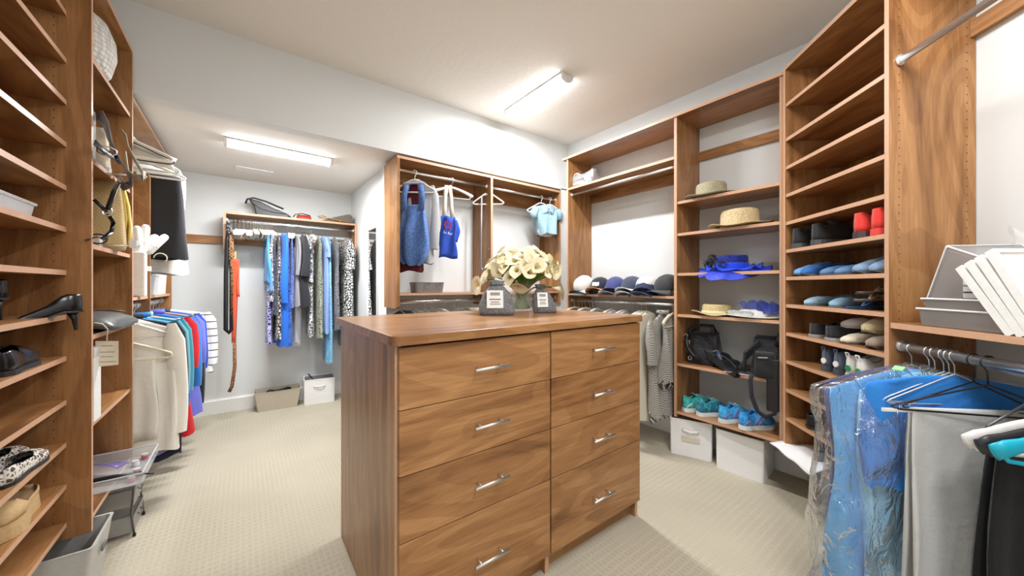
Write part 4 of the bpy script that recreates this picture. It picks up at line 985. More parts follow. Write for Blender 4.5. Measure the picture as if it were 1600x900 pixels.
# white trousers on black hangers
def blackhanger(M, label, w=.2):
    t = thing('trouser_hanger', label, 'hanger', M)
    MB().tube([(-.018,0,-.002)] + [(HOOKR*math.cos(math.radians(a)), 0, HOOKR*math.sin(math.radians(a))) for a in range(170, -61, -23)] + [(.002,0,-.03),(0,0,-.07)], .0024, 6, up=(0,1,0)).build('hook', BLACK, t, smooth=True)
    MB().tube([(-w*.8,0,-.150),(0,0,-.070),(w*.95,0,-.150),(w*1.0,0,-.158),(w*.95,0,-.166),(-w,0,-.166)], .0032, 6, up=(0,1,0)).build('frame', BLACK, t, smooth=True)
    return t
blackhanger(R_(.935, 0), 'black wire trouser hanger nearest the dry-cleaning bag'); 
t = drape(R_(.935, 2, .015), 'white_trousers', 'pale grey-white folded trousers on a black hanger beside the blue plastic', 'trousers', .165, .62, .60, cloth((206,207,205), bump=.35), .024, zb=-.168, flare=1.12)
MB().box(.165, .25, -.004, .004, -.175, -.165).build('bar_end', WHITE, t)
blackhanger(R_(.975, -8), 'second black wire hanger sticking out over the white trousers', .24)
t = thing('chrome_hanger', 'chrome trouser hanger with black grip holding the black trousers', 'hanger', R_(1.09, 0))
MB().tube([(-.018,0,-.002)] + [(HOOKR*math.cos(math.radians(a)), 0, HOOKR*math.sin(math.radians(a))) for a in range(170, -61, -23)] + [(.002,0,-.03),(0,0,-.075)], .003, 6, up=(0,1,0)).build('hook', CHROME, t, smooth=True)
MB().tube([(0,0,-.075),(.11,0,-.155),(.118,0,-.165),(.11,0,-.172),(-.17,0,-.172)], .0036, 8, up=(0,1,0)).build('frame', plain('grey_metal', (96,96,98), .35, .7), t, smooth=True)
drape(R_(1.09, 3, -.015), 'black_trousers', 'black trousers folded over the chrome hanger at the right edge', 'trousers', .125, .70, .66, cloth((26,27,30), bump=.3), .03, zb=-.176, flare=1.35)
def contour(M, label, c):
    t = thing('contoured_hanger', label, 'hanger', M); mt = plain('contour_plastic', c, .35)
    MB().tube([(-.018,0,-.002)] + [(HOOKR*math.cos(math.radians(a)), 0, HOOKR*math.sin(math.radians(a))) for a in range(170, -61, -23)] + [(.002,0,-.03),(0,0,-.12)], .003, 6, up=(0,1,0)).build('hook', CHROME, t, smooth=True)
    pts, ra, rb = [], [], []
    for k in range(15):
        q = -1+2*k/14; pts.append((q*.20, .02*q*q, -.135-.06*abs(q)**1.5)); ra.append(.020-.004*abs(q)+.006*(abs(q) > .8)); rb.append(.009)
    MB().tube(pts, ra, 10, ry=rb, up=(0,1,0)).build('shoulder', mt, t, smooth=True)
    MB().tube([(.19,.02,-.19),(.17,.015,-.215),(.10,.01,-.222),(-.10,.01,-.222),(-.18,.015,-.21)], .006, 8, up=(0,1,0)).build('bar', mt, t, smooth=True)
    return t
contour(R_(1.125, -6), 'white contoured hanger tip in front of the black trousers', (232,230,226))
contour(R_(1.17, -10), 'black contoured hanger between the white and the teal ones', (40,40,42))
contour(R_(1.21, -12), 'teal contoured hanger with cream edge at the far right', (16,170,196))
# ------------------------------------------------------------------ niche unit on the back wall
random.seed(31)
def bx_(px_, y=.07): return at(FB, px_, 300, y=y).x
BR, BZ = .07, 2.20
def B_(px_, tw=0, z=BZ): return FB @ T(bx_(px_), BR, z, -90+tw)
def straps(t, mat, w, z0, z1, y, wd=.05):
    for s in (-1, 1): MB().strap([(s*w*.5, y, z1), (s*w*.42, y, (z0+z1)/2), (s*w*.15, 0, z0)], wd, .004, (0,1,0)).build('strap', mat, t, smooth=True)
# broad view of things on the niche rods: turned nearly square to the viewer
hanger('tube', FB @ T(bx_(648), BR, BZ, -32), 'white tubular hanger holding the blue denim apron dress', None, (236,233,222), .17)
DEN = cloth((78,112,176), 'noise', (100,136,196), 60, bump=.35)
garment(FB @ T(bx_(645), BR+.05, BZ, -50), 'maroon_shirt', 'maroon top hanging behind the blue denim dress', 'clothes', .83, .11, .02, cloth((98,34,48)), folds=.4)
t = garment(FB @ T(bx_(645), BR-.02, BZ, -42), 'denim_dress', 'blue denim strap dress at the left end of the niche rod', 'clothes', .78, .15, .045, DEN, folds=.9, top=.20, keys=[(0,.085,.02),(.15,.10,.04),(.45,.115,.055),(.75,.135,.06),(.9,.12,.05),(1,.07,.03)])
for s_ in (-1, 1): MB().strap([(s_*.055,0,-.10),(s_*.075,-.02,-.2),(s_*.075,-.03,-.33)], .05, .006, (0,1,0)).build('strap', DEN, t, smooth=True)
MB().grid(lambda p, q: ((p-.5)*.18*(.25+q), .045-.05*q, -.05-.055*q), 7, 5).build('shoulder_cover', cloth((150,156,166)), t, smooth=True, solid=.004)
MB().strap([(-.10,.056,-.32),(0,.062,-.40),(.09,.055,-.46)], .03, .006, (0,1,0)).build('tie', DEN, t, smooth=True)
garment(FB @ T(bx_(655), BR+.02, BZ, -40), 'grey_robe', 'light grey quilted robe right of the blue denim dress', 'clothes', .76, .13, .03, cloth((172,174,176), bump=.4), folds=.6, sleeve=.5)
t = thing('apron', 'royal blue apron with red print and white letters on cream straps', 'apron', FB @ T(bx_(700), BR, BZ, -30))
APB = cloth((48,84,188), bump=.35)
def apf(s_):
    def f(p, q): 
        w = .062+.02*q; return ((p-.5)*2*w+.006*math.sin(q*9), s_*.012+.012*math.sin(p*9+q*4), -.335-.37*q+.01*math.sin(p*6))
    return f
MB().grid(apf(-1), 12, 12).build('front_panel', APB, t, smooth=True, solid=.004)
MB().grid(lambda p, q: (.05+(p)*.06*(1-abs(q-.5)), .012+.02*p, -.36-.2*q), 6, 8).build('side_fold', APB, t, smooth=True, solid=.004)
for s in (-1, 1): MB().strap([(s*.012,0,-.055),(s*.026,0,-.16),(s*.030,.0,-.26),(s*.038,0,-.35)], .036, .004, (0,1,0)).build('strap', cloth((226,218,200)), t, smooth=True)
RED = cloth((206,40,52), bump=.05)
m = MB()
for k in range(9): a = k*.7; m.strap([(.0+.022*math.cos(a), -.023, -.41+.026*math.sin(a)), (.002+.034*math.cos(a+.5), -.024, -.41+.038*math.sin(a+.5))], .011, .002, (0,1,0))
m.build('red_print', RED, t, kind='stuff')
WLET = plain('white_print', (236,236,236), .7)
text('La Bel', .032, WLET, t, Matrix.Translation((.0,-.028,-.485)) @ Matrix.Rotation(PI/2, 4, 'X') @ Matrix.Rotation(-.25, 4, 'Z'))
hanger('flat', FB @ T(bx_(703)+.02, BR, BZ, -12), 'clear white contoured hanger holding the apron straps', None, (220,222,224), .2)
hanger('tube', FB @ T(bx_(763), BR, BZ, -38), 'empty cream hanger next to the niche divider', None, (236,231,218), .15)
t = thing('belt', 'thin grey belt hanging in a long loop beside the empty hanger', 'belt', FB @ T(bx_(760), BR-.01, BZ, -30))
MB().strap([(-.05,0,-.10),(-.055,0,-.5),(-.058,0,-.78),(-.05,-.004,-.82),(-.04,0,-.78)], .014, .003, (0,1,0)).build('band', plain('grey_belt', (132,134,140), .4), t, smooth=True)
MB().strap([(-.045,0,-.10),(0,0,-.075),(.018,0,-.10),(.02,0,-.5),(.02,0,-.66)], .014, .003, (0,1,0)).build('band', plain('grey_belt2', (120,122,128), .4), t, smooth=True)
MB().tube([(.02,-.006,-.56),(.02,-.012,-.60),(.02,-.006,-.62)], .008, 8).build('buckle', CHROME, t, smooth=True)
t = garment(FB @ T(bx_(853), BR, BZ, -14), 'denim_shirt', 'light blue collared shirt bunched up at the right end of the niche rod', 'clothes', .40, .15, .06, cloth((150,184,200), bump=.45), folds=.5, flare=.62, top=.075)
SH_ = cloth((158,190,206), bump=.4)
for s in (-1, 1):
    MB().grid(lambda p, q: (s*(.01+.075*p*(1-.25*q)), -.055-.02*q+.015*p, -.075-.085*q-.03*p), 5, 6).build('collar', SH_, t, smooth=True, solid=.005)
    MB().tube([(s*.13,-.01,-.12),(s*.16,-.02,-.17),(s*.15,-.03,-.235)], [.05,.055,.035], 12, ry=[.03,.04,.03]).build('sleeve', SH_, t, smooth=True)
for k in range(3): MB().tube([(.005,-.088,-.15-.05*k),(.005,-.092,-.15-.05*k)], .005, 8).build('button', WHITE, t)
MB().lathe([(.01,-.03),(.07,-.02),(.10,.01),(.10,.05)], 18, sx=1, sy=.5).build('lining', cloth((226,228,226)), t, smooth=True, mat=T(0,0,-.39))
hanger('tube', FB @ T(bx_(848)-.02, BR, BZ, -14), 'white tubular hanger under the light blue shirt', None, (236,236,232), .17)
hanger('tube', FB @ T(bx_(859), BR, BZ, -20), 'second white tubular hanger pressed against the light blue shirt', None, (236,236,232), .17)
# galvanized basket on the lower shelf
t = thing('metal_basket', 'oblong galvanized metal basket with ring handle on the niche shelf', 'basket', FB @ T(bx_(667, .15), .15, 1.1885, 0))
GAL = plain('galvanized', (150,152,152), .45, .5); 
def rr_(l, d, z, n=24): return [(l*sp(math.cos(2*PI*i/n), .4), d*sp(math.sin(2*PI*i/n), .5), z) for i in range(n)]
MB().loft([rr_(.132,.075,.001), rr_(.142,.085,.085), rr_(.146,.089,.09), rr_(.138,.081,.086), rr_(.128,.071,.006)], True, True, True).build('body', GAL, t, smooth=False)
for x in (-.03, .08): MB().tube([(x+.022*math.cos(a*PI/6), -.088, .068+.022*math.sin(a*PI/6)) for a in range(12)], .0025, 6, loop=True, up=(0,1,0)).build('ring', GAL, t, smooth=True)
# lower rod of the niche: hangers and a few pieces
for k in range(12):
    x = .05+.82*k/12+rnd(-.02,.02); hanger('wire' if k % 2 else 'tube', FB @ T(x, .07, 1.115, -60+rnd(-20,20)), 'empty hanger on the lower niche rod, hidden below by the island', 'empty hangers on the niche lower rod', None, .21) if k % 2 else hanger('wire', FB @ T(x, .07, 1.115, -50+rnd(-20,20)), 'empty hanger on the lower niche rod, hidden below by the island', 'empty hangers on the niche lower rod')
garment(FB @ T(bx_(634), .07, 1.115, -35), 'black_dress', 'black garment on the lower niche rod, its shoulders just above the island', 'clothes', .7, .16, .03, cloth((40,42,46)), folds=.5)
for k, (px_, c) in enumerate(((690,(206,208,206)),(735,(186,178,160)),(742,(214,214,212)))):
    garment(FB @ T(bx_(px_), .07, 1.115, -80), 'blouse', ['light grey blouse on the lower niche rod behind the island','beige blouse on the lower niche rod, left of the white one','white blouse on the lower niche rod below the divider'][k], 'clothes', .6, .18, .02, cloth(c), folds=.5)
for k in range(5): hanger('wire', FB @ T(1.0+.16*k, .07, 1.115, -60), 'empty hanger on the right part of the lower niche rod', 'empty hangers right of the niche divider')

# ------------------------------------------------------------------ alcove back wall unit
random.seed(41)
AR, AZ = .05, 1.865
def ax(px_, y=AR): return at(FA, px_, 360, y=y).x
def A_(px_, tw=0, dz=0): return FA @ T(max(.045, min(1.12, ax(px_))), AR, AZ, -90+tw)
def az(px_, v, y=-.08): return AZ - at(FA, px_, v, y=y).z
def ag(px_, name, label, v1, c, **kw):
    kw.setdefault('w', .2); kw.setdefault('th', .014); kw.setdefault('top', .088)
    w = kw.pop('w'); th = kw.pop('th'); mat = kw.pop('mat', None) or cloth(c, *kw.pop('pat', ()))
    return garment(A_(px_, rnd(-5, 5)), name, label, 'clothes', az(px_, v1), w, th, mat, **kw)
for k, (px_, dg) in enumerate(((368,0),(374,5),(381,-14),(387,8),(392,-8))):
    hanger('padded', A_(px_, dg), ['white satin padded hanger nearest the belts','second white padded hanger from the belts','white padded hanger twisted sideways in the padded bunch','fourth white padded hanger in the bunch','last white padded hanger, next to the flat cream ones'][k], None, None, .19)
for k in range(11): hanger('flat', A_(396+2.9*k, rnd(-5, 5)), 'cream flat hanger in the tight row on the alcove rod', 'cream flat hangers on the alcove rod', (232,228,212), .19)
ag(418, 'light_blue_shirt', 'bright sky blue long-sleeved shirt, first garment right of the empty hangers', 440, (92,166,226), sleeve=.50, folds=.5)
ag(423, 'white_blouse', 'white top with small black print beside the sky blue shirt', 472, (232,232,230), pat=('noise',(60,60,64),50), sleeve=.2)
ag(420, 'purple_dress', 'navy and lilac patterned long skirt dress below the white top', 536, (60,62,140), pat=('net',(190,190,224),26), w=.17)
ag(428, 'navy_dress', 'dark navy dress with pale gold specks', 492, (52,56,86), pat=('spot',(120,116,110),60))
ag(434, 'animal_print_dress', 'black and white animal print long dress', 530, (236,232,224), pat=('net',(24,24,28),20))
ag(441, 'royal_blue_tunic', 'royal blue long tunic with sleeves, brightest on the alcove rod', 540, (40,112,220), sleeve=.62, w=.22, th=.026, folds=.8)
ag(447, 'chambray_dress', 'blue chambray strap dress with fine pattern', 534, (70,108,190), pat=('spot',(40,60,130),45), neck='strap', folds=.7)
ag(455, 'indigo_blouse', 'indigo print sleeveless top beside the chambray dress', 480, (46,64,130), pat=('net',(110,130,190),40))
hanger('padded', A_(449, 3), 'white padded hanger among the blue dresses', None, None, .19); hanger('padded', A_(456, -4), 'white padded hanger just right of the blue dresses', None, None, .19)
ag(461, 'taupe_blouse', 'taupe sheer long-sleeved top with blue collar piece', 478, (150,146,150), sleeve=.35, th=.014)
t = thing('clear_garment_cover', 'crinkled clear plastic cover hanging below the taupe top', 'cover', A_(463))
MB().grid(lambda p, q: (-.05+.26*p*(.6+.4*q)+.02*math.sin(q*12), .03*math.sin(p*14+q*5)+.0, -az(463, 390)-.95*q+.03*math.sin(p*9)), 24, 18).build('film', glassy('cover_plastic', (220,222,226), .3, .08, .9, 30), t, smooth=True)
ag(472, 'black_jacket', 'black short-sleeved jacket in the middle of the alcove rod', 478, (44,46,50), sleeve=.36, th=.028, w=.21, folds=.8)
ag(478, 'cream_skirt', 'cream long panel showing right of the black jacket', 478, (224,218,200), w=.15)
ag(480, 'striped_blouse', 'navy and white diagonal print blouse with draped front', 442, (226,226,228), pat=('noise',(60,66,90),35), sleeve=.12)
ag(484, 'paisley_dress', 'black and white paisley long dress', 525, (224,224,222), pat=('noise',(40,42,50),60), w=.18)
hanger('padded', A_(486, 6), 'white padded hanger above the paisley dress', None, None, .19)
ag(497, 'floral_dress', 'olive green and white leafy print dress', 528, (214,216,196), pat=('net',(74,92,60),42), folds=.6)
ag(504, 'periwinkle_shirt', 'periwinkle blue short-sleeved shirt dress', 520, (140,170,226), sleeve=.16, w=.21, folds=.6)
ag(512, 'aqua_lace_dress', 'long pale aqua lace dress reaching lowest on the alcove rod', 566, (112,178,222), pat=('spot',(170,214,240),70), folds=.9, w=.2)
ag(522, 'grey_tweed_dress', 'dark grey dress with tiny white dots', 515, (90,92,98), pat=('spot',(190,190,192),110), w=.19)
ag(541, 'chain_print_dress', 'black and white chain print dress at the right end of the alcove rod', 540, (240,240,238), pat=('net',(22,22,26),24), w=.19, th=.032, sleeve=.28, folds=.5)
# belts and scarves at the left end
t = thing('black_scarf', 'black and silver speckled scarf looped at the left end of the alcove rod', 'scarf', A_(358))
MB().grid(lambda p, q: (.05*(p-.5)+.10, .014*math.sin(p*7), -.02-.36*q), 6, 12).build('cloth', cloth((60,58,60), 'spot', (180,176,172), 60), t, smooth=True, solid=.02)
t = thing('belt', 'black belt hanging in a long loop against the alcove wall', 'belt', A_(355))
L_ = az(356, 520)
MB().strap([(.13,.012,-.15),(.13,.02,-.5),(.13,.02,-L_+.03),(.13,0,-L_),(.13,-.022,-L_+.03),(.13,-.02,-.5),(.13,-.01,-.2),(.13,0,-.13)], .035, .005, (1,0,0)).build('band', LEA, t, smooth=True)
t = thing('belt', 'brown leopard belt with tan tie beside the black belt', 'belt', A_(362))
MB().strap([(.13,.0,-.15),(.135,.01,-.5),(.13,.008,-az(360, 492))], .03, .006, (1,0,0)).build('band', cloth((150,110,70), 'spot', (50,34,24), 60), t, smooth=True)
t = thing('scarf', 'coral orange scarf draped with a leopard strip below it', 'scarf', A_(366))
z1, z2, z3 = az(368, 405), az(372, 535), az(365, 612)
MB().grid(lambda p, q: (.13+.03*(p-.5), .055*(p-.5)+.008*math.sin(p*9+q*3)+.018*q, -z1-(z2-z1)*q*(1 if p < .5 else .45)), 9, 14).build('cloth', cloth((222,92,62), bump=.35), t, smooth=True, solid=.018)
MB().strap([(.13,.004,-z2+.02),(.13,.006,-(z2+z3)/2),(.125,-.015,-z3+.05),(.12,-.035,-z3)], .028, .005, (1,0,0)).build('leopard_strip', cloth((160,112,76), 'spot', (46,30,24), 90), t, smooth=True)
t = thing('belt', 'olive tan cord belt beside the coral scarf', 'belt', A_(364, 3))
MB().strap([(.13,.012,-.3),(.132,.016,-az(362, 470))], .016, .006, (1,0,0)).build('band', cloth((170,150,100)), t, smooth=True)
# bags on top
TOPZ = 1.9405
t = thing('handbag', 'flat black leather bag with curved handle on top of the alcove unit', 'bag', FA @ T(ax(425,.12), .13, TOPZ, -6))
prof = [(-.13,.0),(-.15,.10),(-.19,.155),(-.17,.165),(-.10,.15),(.02,.09),(.12,.055),(.16,.03),(.17,0)]
MB().prism(prof, 1, -.035, .035).build('body', plain('black_bag', (48,49,52), .4), t, bevel=.012)
MB().strap([(-.215,-.02,.115),(-.20,-.02,.16),(-.15,-.02,.178),(-.05,-.02,.155),(.10,-.02,.095)], .016, .006, (0,1,0)).build('handle', plain('black_trim', (30,30,32), .35), t, smooth=True)
MB().tube([(-.15,-.045,.12),(-.10,-.045,.08),(0,-.045,.055),(.12,-.045,.045)], .004, 6).build('seam', plain('grey_piping', (110,112,116), .4), t, smooth=True)
MB().strap([(.14,-.03,.02),(.19,-.05,.004),(.24,-.04,.004)], .018, .006).build('loose_strap', plain('black_trim2', (34,34,36), .35), t, smooth=True)
t = thing('purse', 'small red purse with black strap on top of the alcove unit', 'bag', FA @ T(ax(475,.10), .10, TOPZ, 0))
bagbody(.14, .08, .05, .5, .1, 0, seed=4, wr=.002).build('body', plain('red_leather', (186,58,48), .4), t, smooth=True)
MB().strap([(.05,-.03,.05),(-.02,-.04,.062),(-.08,-.03,.05),(-.10,-.02,.02)], .014, .006).build('strap', plain('black_trim3', (40,34,34), .35), t, smooth=True)
t = thing('tote_bag', 'taupe bag with gold trim lying at the right end of the alcove unit', 'bag', FA @ T(ax(525,.10), .12, TOPZ, 0))
prof = [(-.17,0),(-.10,.03),(.05,.085),(.13,.11),(.16,.09),(.165,.02),(.16,0)]
MB().prism(prof, 1, -.08, .05).build('body', cloth((116,108,98), bump=.2), t, bevel=.015)
GOLD = plain('gold_trim', (198,160,96), .35, .7)
MB().tube([(-.18,-.088,.035),(-.08,-.09,.036),(.02,-.09,.022),(.12,-.088,.014)], .007, 8).build('gold_bar', GOLD, t, smooth=True)
MB().tube([(-.19,-.09,.045),(-.15,-.09,.06),(-.11,-.09,.045)], .006, 8).build('gold_clasp', GOLD, t, smooth=True)
MB().tube([(.03,-.092,.04),(.03,-.092,.005)], .006, 8).build('gold_link', GOLD, t, smooth=True)
# bins on the alcove floor
TPE = plain('taupe_plastic', (196,186,168), .55)
t = bin_(T(.285, 4.40, 0, -3), 'taupe tapered plastic bin on the alcove floor holding a black strap', .40, .21, .185, TPE, .84, None, name='plastic_bin')
u = thing('black_strap', 'coiled black strap lying in the taupe bin', 'strap', T(.30, 4.36, .145, -3))
MB().tube([(-.10,-.02,.02),(-.11,0,.03),(-.09,.01,.045),(-.03,0,.035),(.02,0,.04),(.07,0,.05),(.09,.01,.04),(.09,.02,.02),(.03,.04,.02),(-.05,.04,.02),(-.09,.02,.01)], .012, 8, loop=True).build('band', BLACK, u, smooth=True)
t = bin_(T(.66, 4.38, 0, -6), 'white fabric bin with handle and grey lining next to the taupe one', .29, .23, .255, FABW, .99, FABW, name='fabric_bin')
MB().add([(-.135,-.105,.02),(.135,-.105,.02),(.135,.105,.02),(-.135,.105,.02),(-.137,-.107,.25),(.137,-.107,.25),(.137,.107,.25),(-.137,.107,.25)], [(0,1,2,3),(0,4,5,1),(1,5,6,2),(2,6,7,3),(3,7,4,0)]).build('lining', cloth((160,160,160)), t)
u = thing('bag_handle', 'thin dark looped handle sticking out of the white fabric bin', 'handle', T(.60, 4.36, .03, -10))
u['category'] = 'bag'; u.name = 'wire_loop'; u['label'] = 'thin dark wire loop sticking up out of the white fabric bin'
MB().tube([(.04,0,.0),(.0,-.01,.22),(-.035,-.015,.275),(-.045,-.01,.28),(-.04,.0,.26),(.01,.01,.2),(.07,.01,0)], .004, 6).build('loop', plain('dark_wire', (70,70,70), .4), u, smooth=True)
# ------------------------------------------------------------------ left side: shoe tower
random.seed(51)
LP_ = plain('patent_black', (22,22,24), .22)
def lshoe(x, y, zi, dg, label, style, c, sole=(30,30,32), **kw): return shoe(FL @ T(x, y, zi+kw.pop('dz', .001), dg, kw.pop('tl', 0), kw.pop('rl', 0)), label, style, c, sole, **kw)
lshoe(2.02, .0, 1.139, 108, 'black stiletto pump jutting over the shelf edge in the shoe tower', 'pump', (26,26,28), mat=LP_, L=.27, W=.085, tl=0, dz=-.052)
lshoe(1.90, .13, 1.139, 100, 'second black pump further left beside the jutting stiletto', 'pump', (26,26,28), mat=LP_, L=.23)
lshoe(1.74, .10, .98, 6, 'glossy black flat with pointed toe towards the panel', 'loafer', (30,30,32), mat=LP_, L=.27, W=.09)
lshoe(1.62, .19, .98, 0, 'glossy black flat behind the pointed one', 'loafer', (30,30,32), mat=LP_, L=.27, W=.09)
LEO = cloth((84,72,66), 'net', (226,220,208), 46)
lshoe(1.745, .10, .649, 0, 'leopard print flat with toe towards the panel, nearer the edge', 'flat', (200,190,170), mat=LEO, L=.26)
lshoe(1.83, .185, .649, -6, 'leopard print flat partly behind its pair', 'flat', (200,190,170), mat=LEO, L=.25)
lshoe(1.45, .14, .649, 4, 'charcoal rounded shoe at the very left edge of the leopard shelf', 'loafer', (60,64,72), L=.25)
def cork(): 
    n = NT('cork'); n.col(n.mix(n.noise(n.coord(), 90, 3), lin((206,176,128)), lin((170,136,92)))); n.set(Roughness=.8); return n.mat
CK = cork()
for x, y, dg, l in ((2.0, .12, 182, 'cork wedge sandal on the low tower shelf, nearer the edge'), (2.07, .22, 178, 'cork wedge sandal behind its pair on the low tower shelf')):
    t = lshoe(x, y, .4875, dg, l, 'wedge', (176,150,110), (206,176,128), L=.26, W=.095, inner=(150,120,84), mat=CK)
    for ch in t.children_recursive:
        if ch.name.startswith('sole'): ch.data.materials[0] = CK
u = bin_(FL @ T(1.83, .20, 1.4745, 90), 'shallow frosted plastic box with lid in the shoe tower', .20, .34, .05, FROST, .94, None, .003, 'plastic_box', cat='box')
MB().box(-.104, .104, -.174, .174, .052, .062).build('lid', FROST, u, bevel=.004)
lshoe(1.43, .14, 1.80, 4, 'black shoe toe on a high shelf at the left edge', 'loafer', (28,28,30), mat=LP_, L=.25)
# ------------------------------------------------------------------ bag bay
u = thing('woven_basket', 'white woven round basket on the top shelf of the bag bay', 'basket', FL @ T(2.44, .16, 2.1755))
n = NT('white_weave'); w = n.new('TexVoronoi'); w.inputs['Scale'].default_value = 48; w.inputs['Randomness'].default_value = .2; n.link(n.tc.outputs['Object'], w.inputs['Vector'])
n.col(n.ramp(w.outputs['Distance'], [(.2, lin((238,236,230))), (.75, lin((186,184,178)))])); n.bump(w.outputs['Distance'], .8, -.01); WV = n.mat
MB().lathe([(.001,0),(.10,.004),(.15,.05),(.168,.13),(.165,.20),(.14,.27),(.09,.315),(.001,.325)], 40).build('body', WV, u, smooth=True)
def fp(px_, py_, y=-.02): return at(FL, px_, py_, y=y)
STR = plain('grey_strap', (120,120,122), .35); BEI = cloth((206,194,170), bump=.1)
u = thing('handbag', 'slate grey handbag with wide shiny strap and silver buckle on upper bag shelf', 'bag', FL @ T(2.33, .16, 1.767, 90))
bagbody(.24, .13, .2, .5, .1, .02, seed=6).build('body', plain('slate_bag', (86,88,92), .4), u, smooth=True)
inv = u.matrix_world.inverted() @ FL
P_ = [fp(147,184,.03), fp(158,180,.0), fp(166,196,-.03), fp(172,220,-.04), fp(184,246,-.05), fp(196,264,-.06), fp(203,276,-.055), fp(203,288,-.05), fp(194,292,-.03), fp(184,280,.0)]
MB().strap([inv @ p for p in P_], .04, .004, (1,0,0)).build('strap', STR, u, smooth=True)
c = inv @ fp(167, 236, -.045)
MB().tube([c+Vector((.022*math.cos(a*PI/4+.4)*1.3, 0, .014*math.sin(a*PI/4+.4)*1.3)) for a in range(8)], .003, 6, loop=True, up=(0,1,0)).build('buckle', CHROME, u, smooth=True)
MB().strap([inv @ p for p in (fp(148,222,-.02), fp(160,234,-.035), fp(176,244,-.045), fp(186,252,-.04))], .032, .004, (1,0,0)).build('side_strap', plain('dark_strap', (60,62,66), .4), u, smooth=True)
u = thing('shoulder_bag', 'beige canvas shoulder bag with strap looping out past the cabinet panel', 'bag', FL @ T(2.58, .14, 1.767, 90))
bagbody(.20, .11, .24, .6, .08, .01, seed=9).build('body', BEI, u, smooth=True)
inv = u.matrix_world.inverted() @ FL
MB().strap([inv @ p for p in (fp(190,206,.0), fp(197,214,-.03), fp(201,232,-.05), fp(212,252,-.08), fp(224,272,-.12), fp(222,278,-.13), fp(208,276,-.08), fp(200,270,-.04), fp(196,240,.0))], .026, .004, (1,0,0)).build('strap', BEI, u, smooth=True)
for k in range(3): MB().box(.02+.03*k, .035+.03*k, -.062, -.056, .05, .2).build('trim_strip', cloth((232,226,210)), u)
u = thing('clear_case', 'clear acrylic case standing at the near end of the upper bag shelf', 'case', FL @ T(2.20, .06, 1.767, 0))
for a in ((-.03,-.027,-.05,.12,0,.2), (.027,.03,-.05,.12,0,.2), (-.027,.027,-.05,-.047,0,.2), (-.027,.027,.117,.12,0,.2)): MB().box(*a).build('panel', ACRYL, u)
u = thing('straw_tote', 'straw tote bag with yellow stitched edge and dark strap on the middle bag shelf', 'bag', FL @ T(2.5, .135, 1.419, 90))
STW = cloth((206,182,132), 'check', (184,158,108), 160, bump=.3)
bagbody(.33, .12, .32, .45, .05, .01, seed=12, wr=.003).build('body', STW, u, smooth=True)
YEL = cloth((232,206,110), bump=.2)
MB().strap([(-.168,-.03,.03),(-.172,-.035,.12),(-.165,-.03,.22),(-.15,-.02,.31)], .035, .006, (-1,0,0)).build('yellow_edge', YEL, u, smooth=True)
MB().strap([(-.13,-.072,.06),(-.14,-.07,.16),(-.13,-.05,.30)], .03, .004, (0,-1,0)).build('yellow_edge', YEL, u, smooth=True)
inv = u.matrix_world.inverted() @ FL
MB().strap([inv @ p for p in (fp(184,288,-.05), fp(178,300,-.06), fp(171,320,-.06), fp(168,328,-.055))], .016, .004, (0,1,0)).build('strap', LEA, u, smooth=True)
c = inv @ fp(167, 330, -.05)
MB().tube([c+Vector((.014*math.cos(a*PI/5), 0, .018*math.sin(a*PI/5))) for a in range(10)], .003, 6, loop=True, up=(0,1,0)).build('ring', CHROME, u, smooth=True)
MB().strap([inv @ p for p in (fp(170,335,-.05), fp(177,348,-.045), fp(174,362,-.04), fp(160,374,-.03))], .014, .004, (0,1,0)).build('strap', LEA, u, smooth=True)
MB().strap([inv @ p for p in (fp(147,312,-.02), fp(158,322,-.04), fp(167,331,-.05))], .012, .004, (0,1,0)).build('strap', LEA, u, smooth=True)
for k, (px_, py_, l) in enumerate(((182,297,'clear clip hanger lying across the upper bag shelf edge'),(168,390,'clear clip hanger at the front edge of the middle bag shelf'))):
    p = fp(px_, py_, .0)
    t = thing('clip_hanger', l, 'hanger', FL @ T(p.x, .03, (1.767 if k == 0 else 1.419), 78))
    MB().tube([(-.14,0,.01),(.14,0,.01)], .004, 6).build('bar', CHROME, t, smooth=True)
    for s in (-.12, 0, .10): MB().box(s-.012, s+.014, -.012, .012, .0, .035).build('clip', FROST, t, bevel=.002)
    MB().tube([(0,0,.012),(.0,-.03,.014),(.015,-.05,.014),(.03,-.045,.014)], .003, 6).build('hook', CHROME, t, smooth=True)
u = thing('sunglasses', 'black framed sunglasses folded on the middle bag shelf edge', 'glasses', FL @ T(2.24, .04, 1.419, 80))
for s in (-1, 1): MB().tube([(s*.035+.028*math.cos(a*PI/6), 0, .026+.02*math.sin(a*PI/6)) for a in range(12)], .003, 6, loop=True, up=(0,1,0)).build('rim', BLACK, u, smooth=True)
for s in (-1, 1): MB().tube([(s*.064,.0,.035),(s*.062,.06,.03),(s*.05,.12,.008)], .003, 6).build('temple', BLACK, u, smooth=True)
u = thing('folded_bag', 'folded metallic grey bag with a beige paper tag hanging down', 'bag', FL @ T(2.46, .12, 1.051, 90))
GB = plain('metallic_grey', (98,100,98), .35, .3)
rings = []
for k in range(15):
    q = k/14; x = -.16+.30*q; h = .075*(math.sin(PI*min(1, q*1.1+.02))**.4)*(1-.2*q)+.01
    rings.append([(x, .22*math.cos(2*PI*i/20), max(0, h/2+h/2*sp(math.sin(2*PI*i/20), .8)+.004*math.sin(i*2.1+k))) for i in range(20)])
MB().loft(rings).build('body', GB, u, smooth=True)
MB().strap([(-.13,-.12,.07),(-.08,-.14,.078),(.0,-.13,.08),(.06,-.10,.078),(.08,-.04,.076)], .02, .005).build('handle', plain('dark_handle', (70,72,72), .4), u, smooth=True)
inv = u.matrix_world.inverted() @ FL
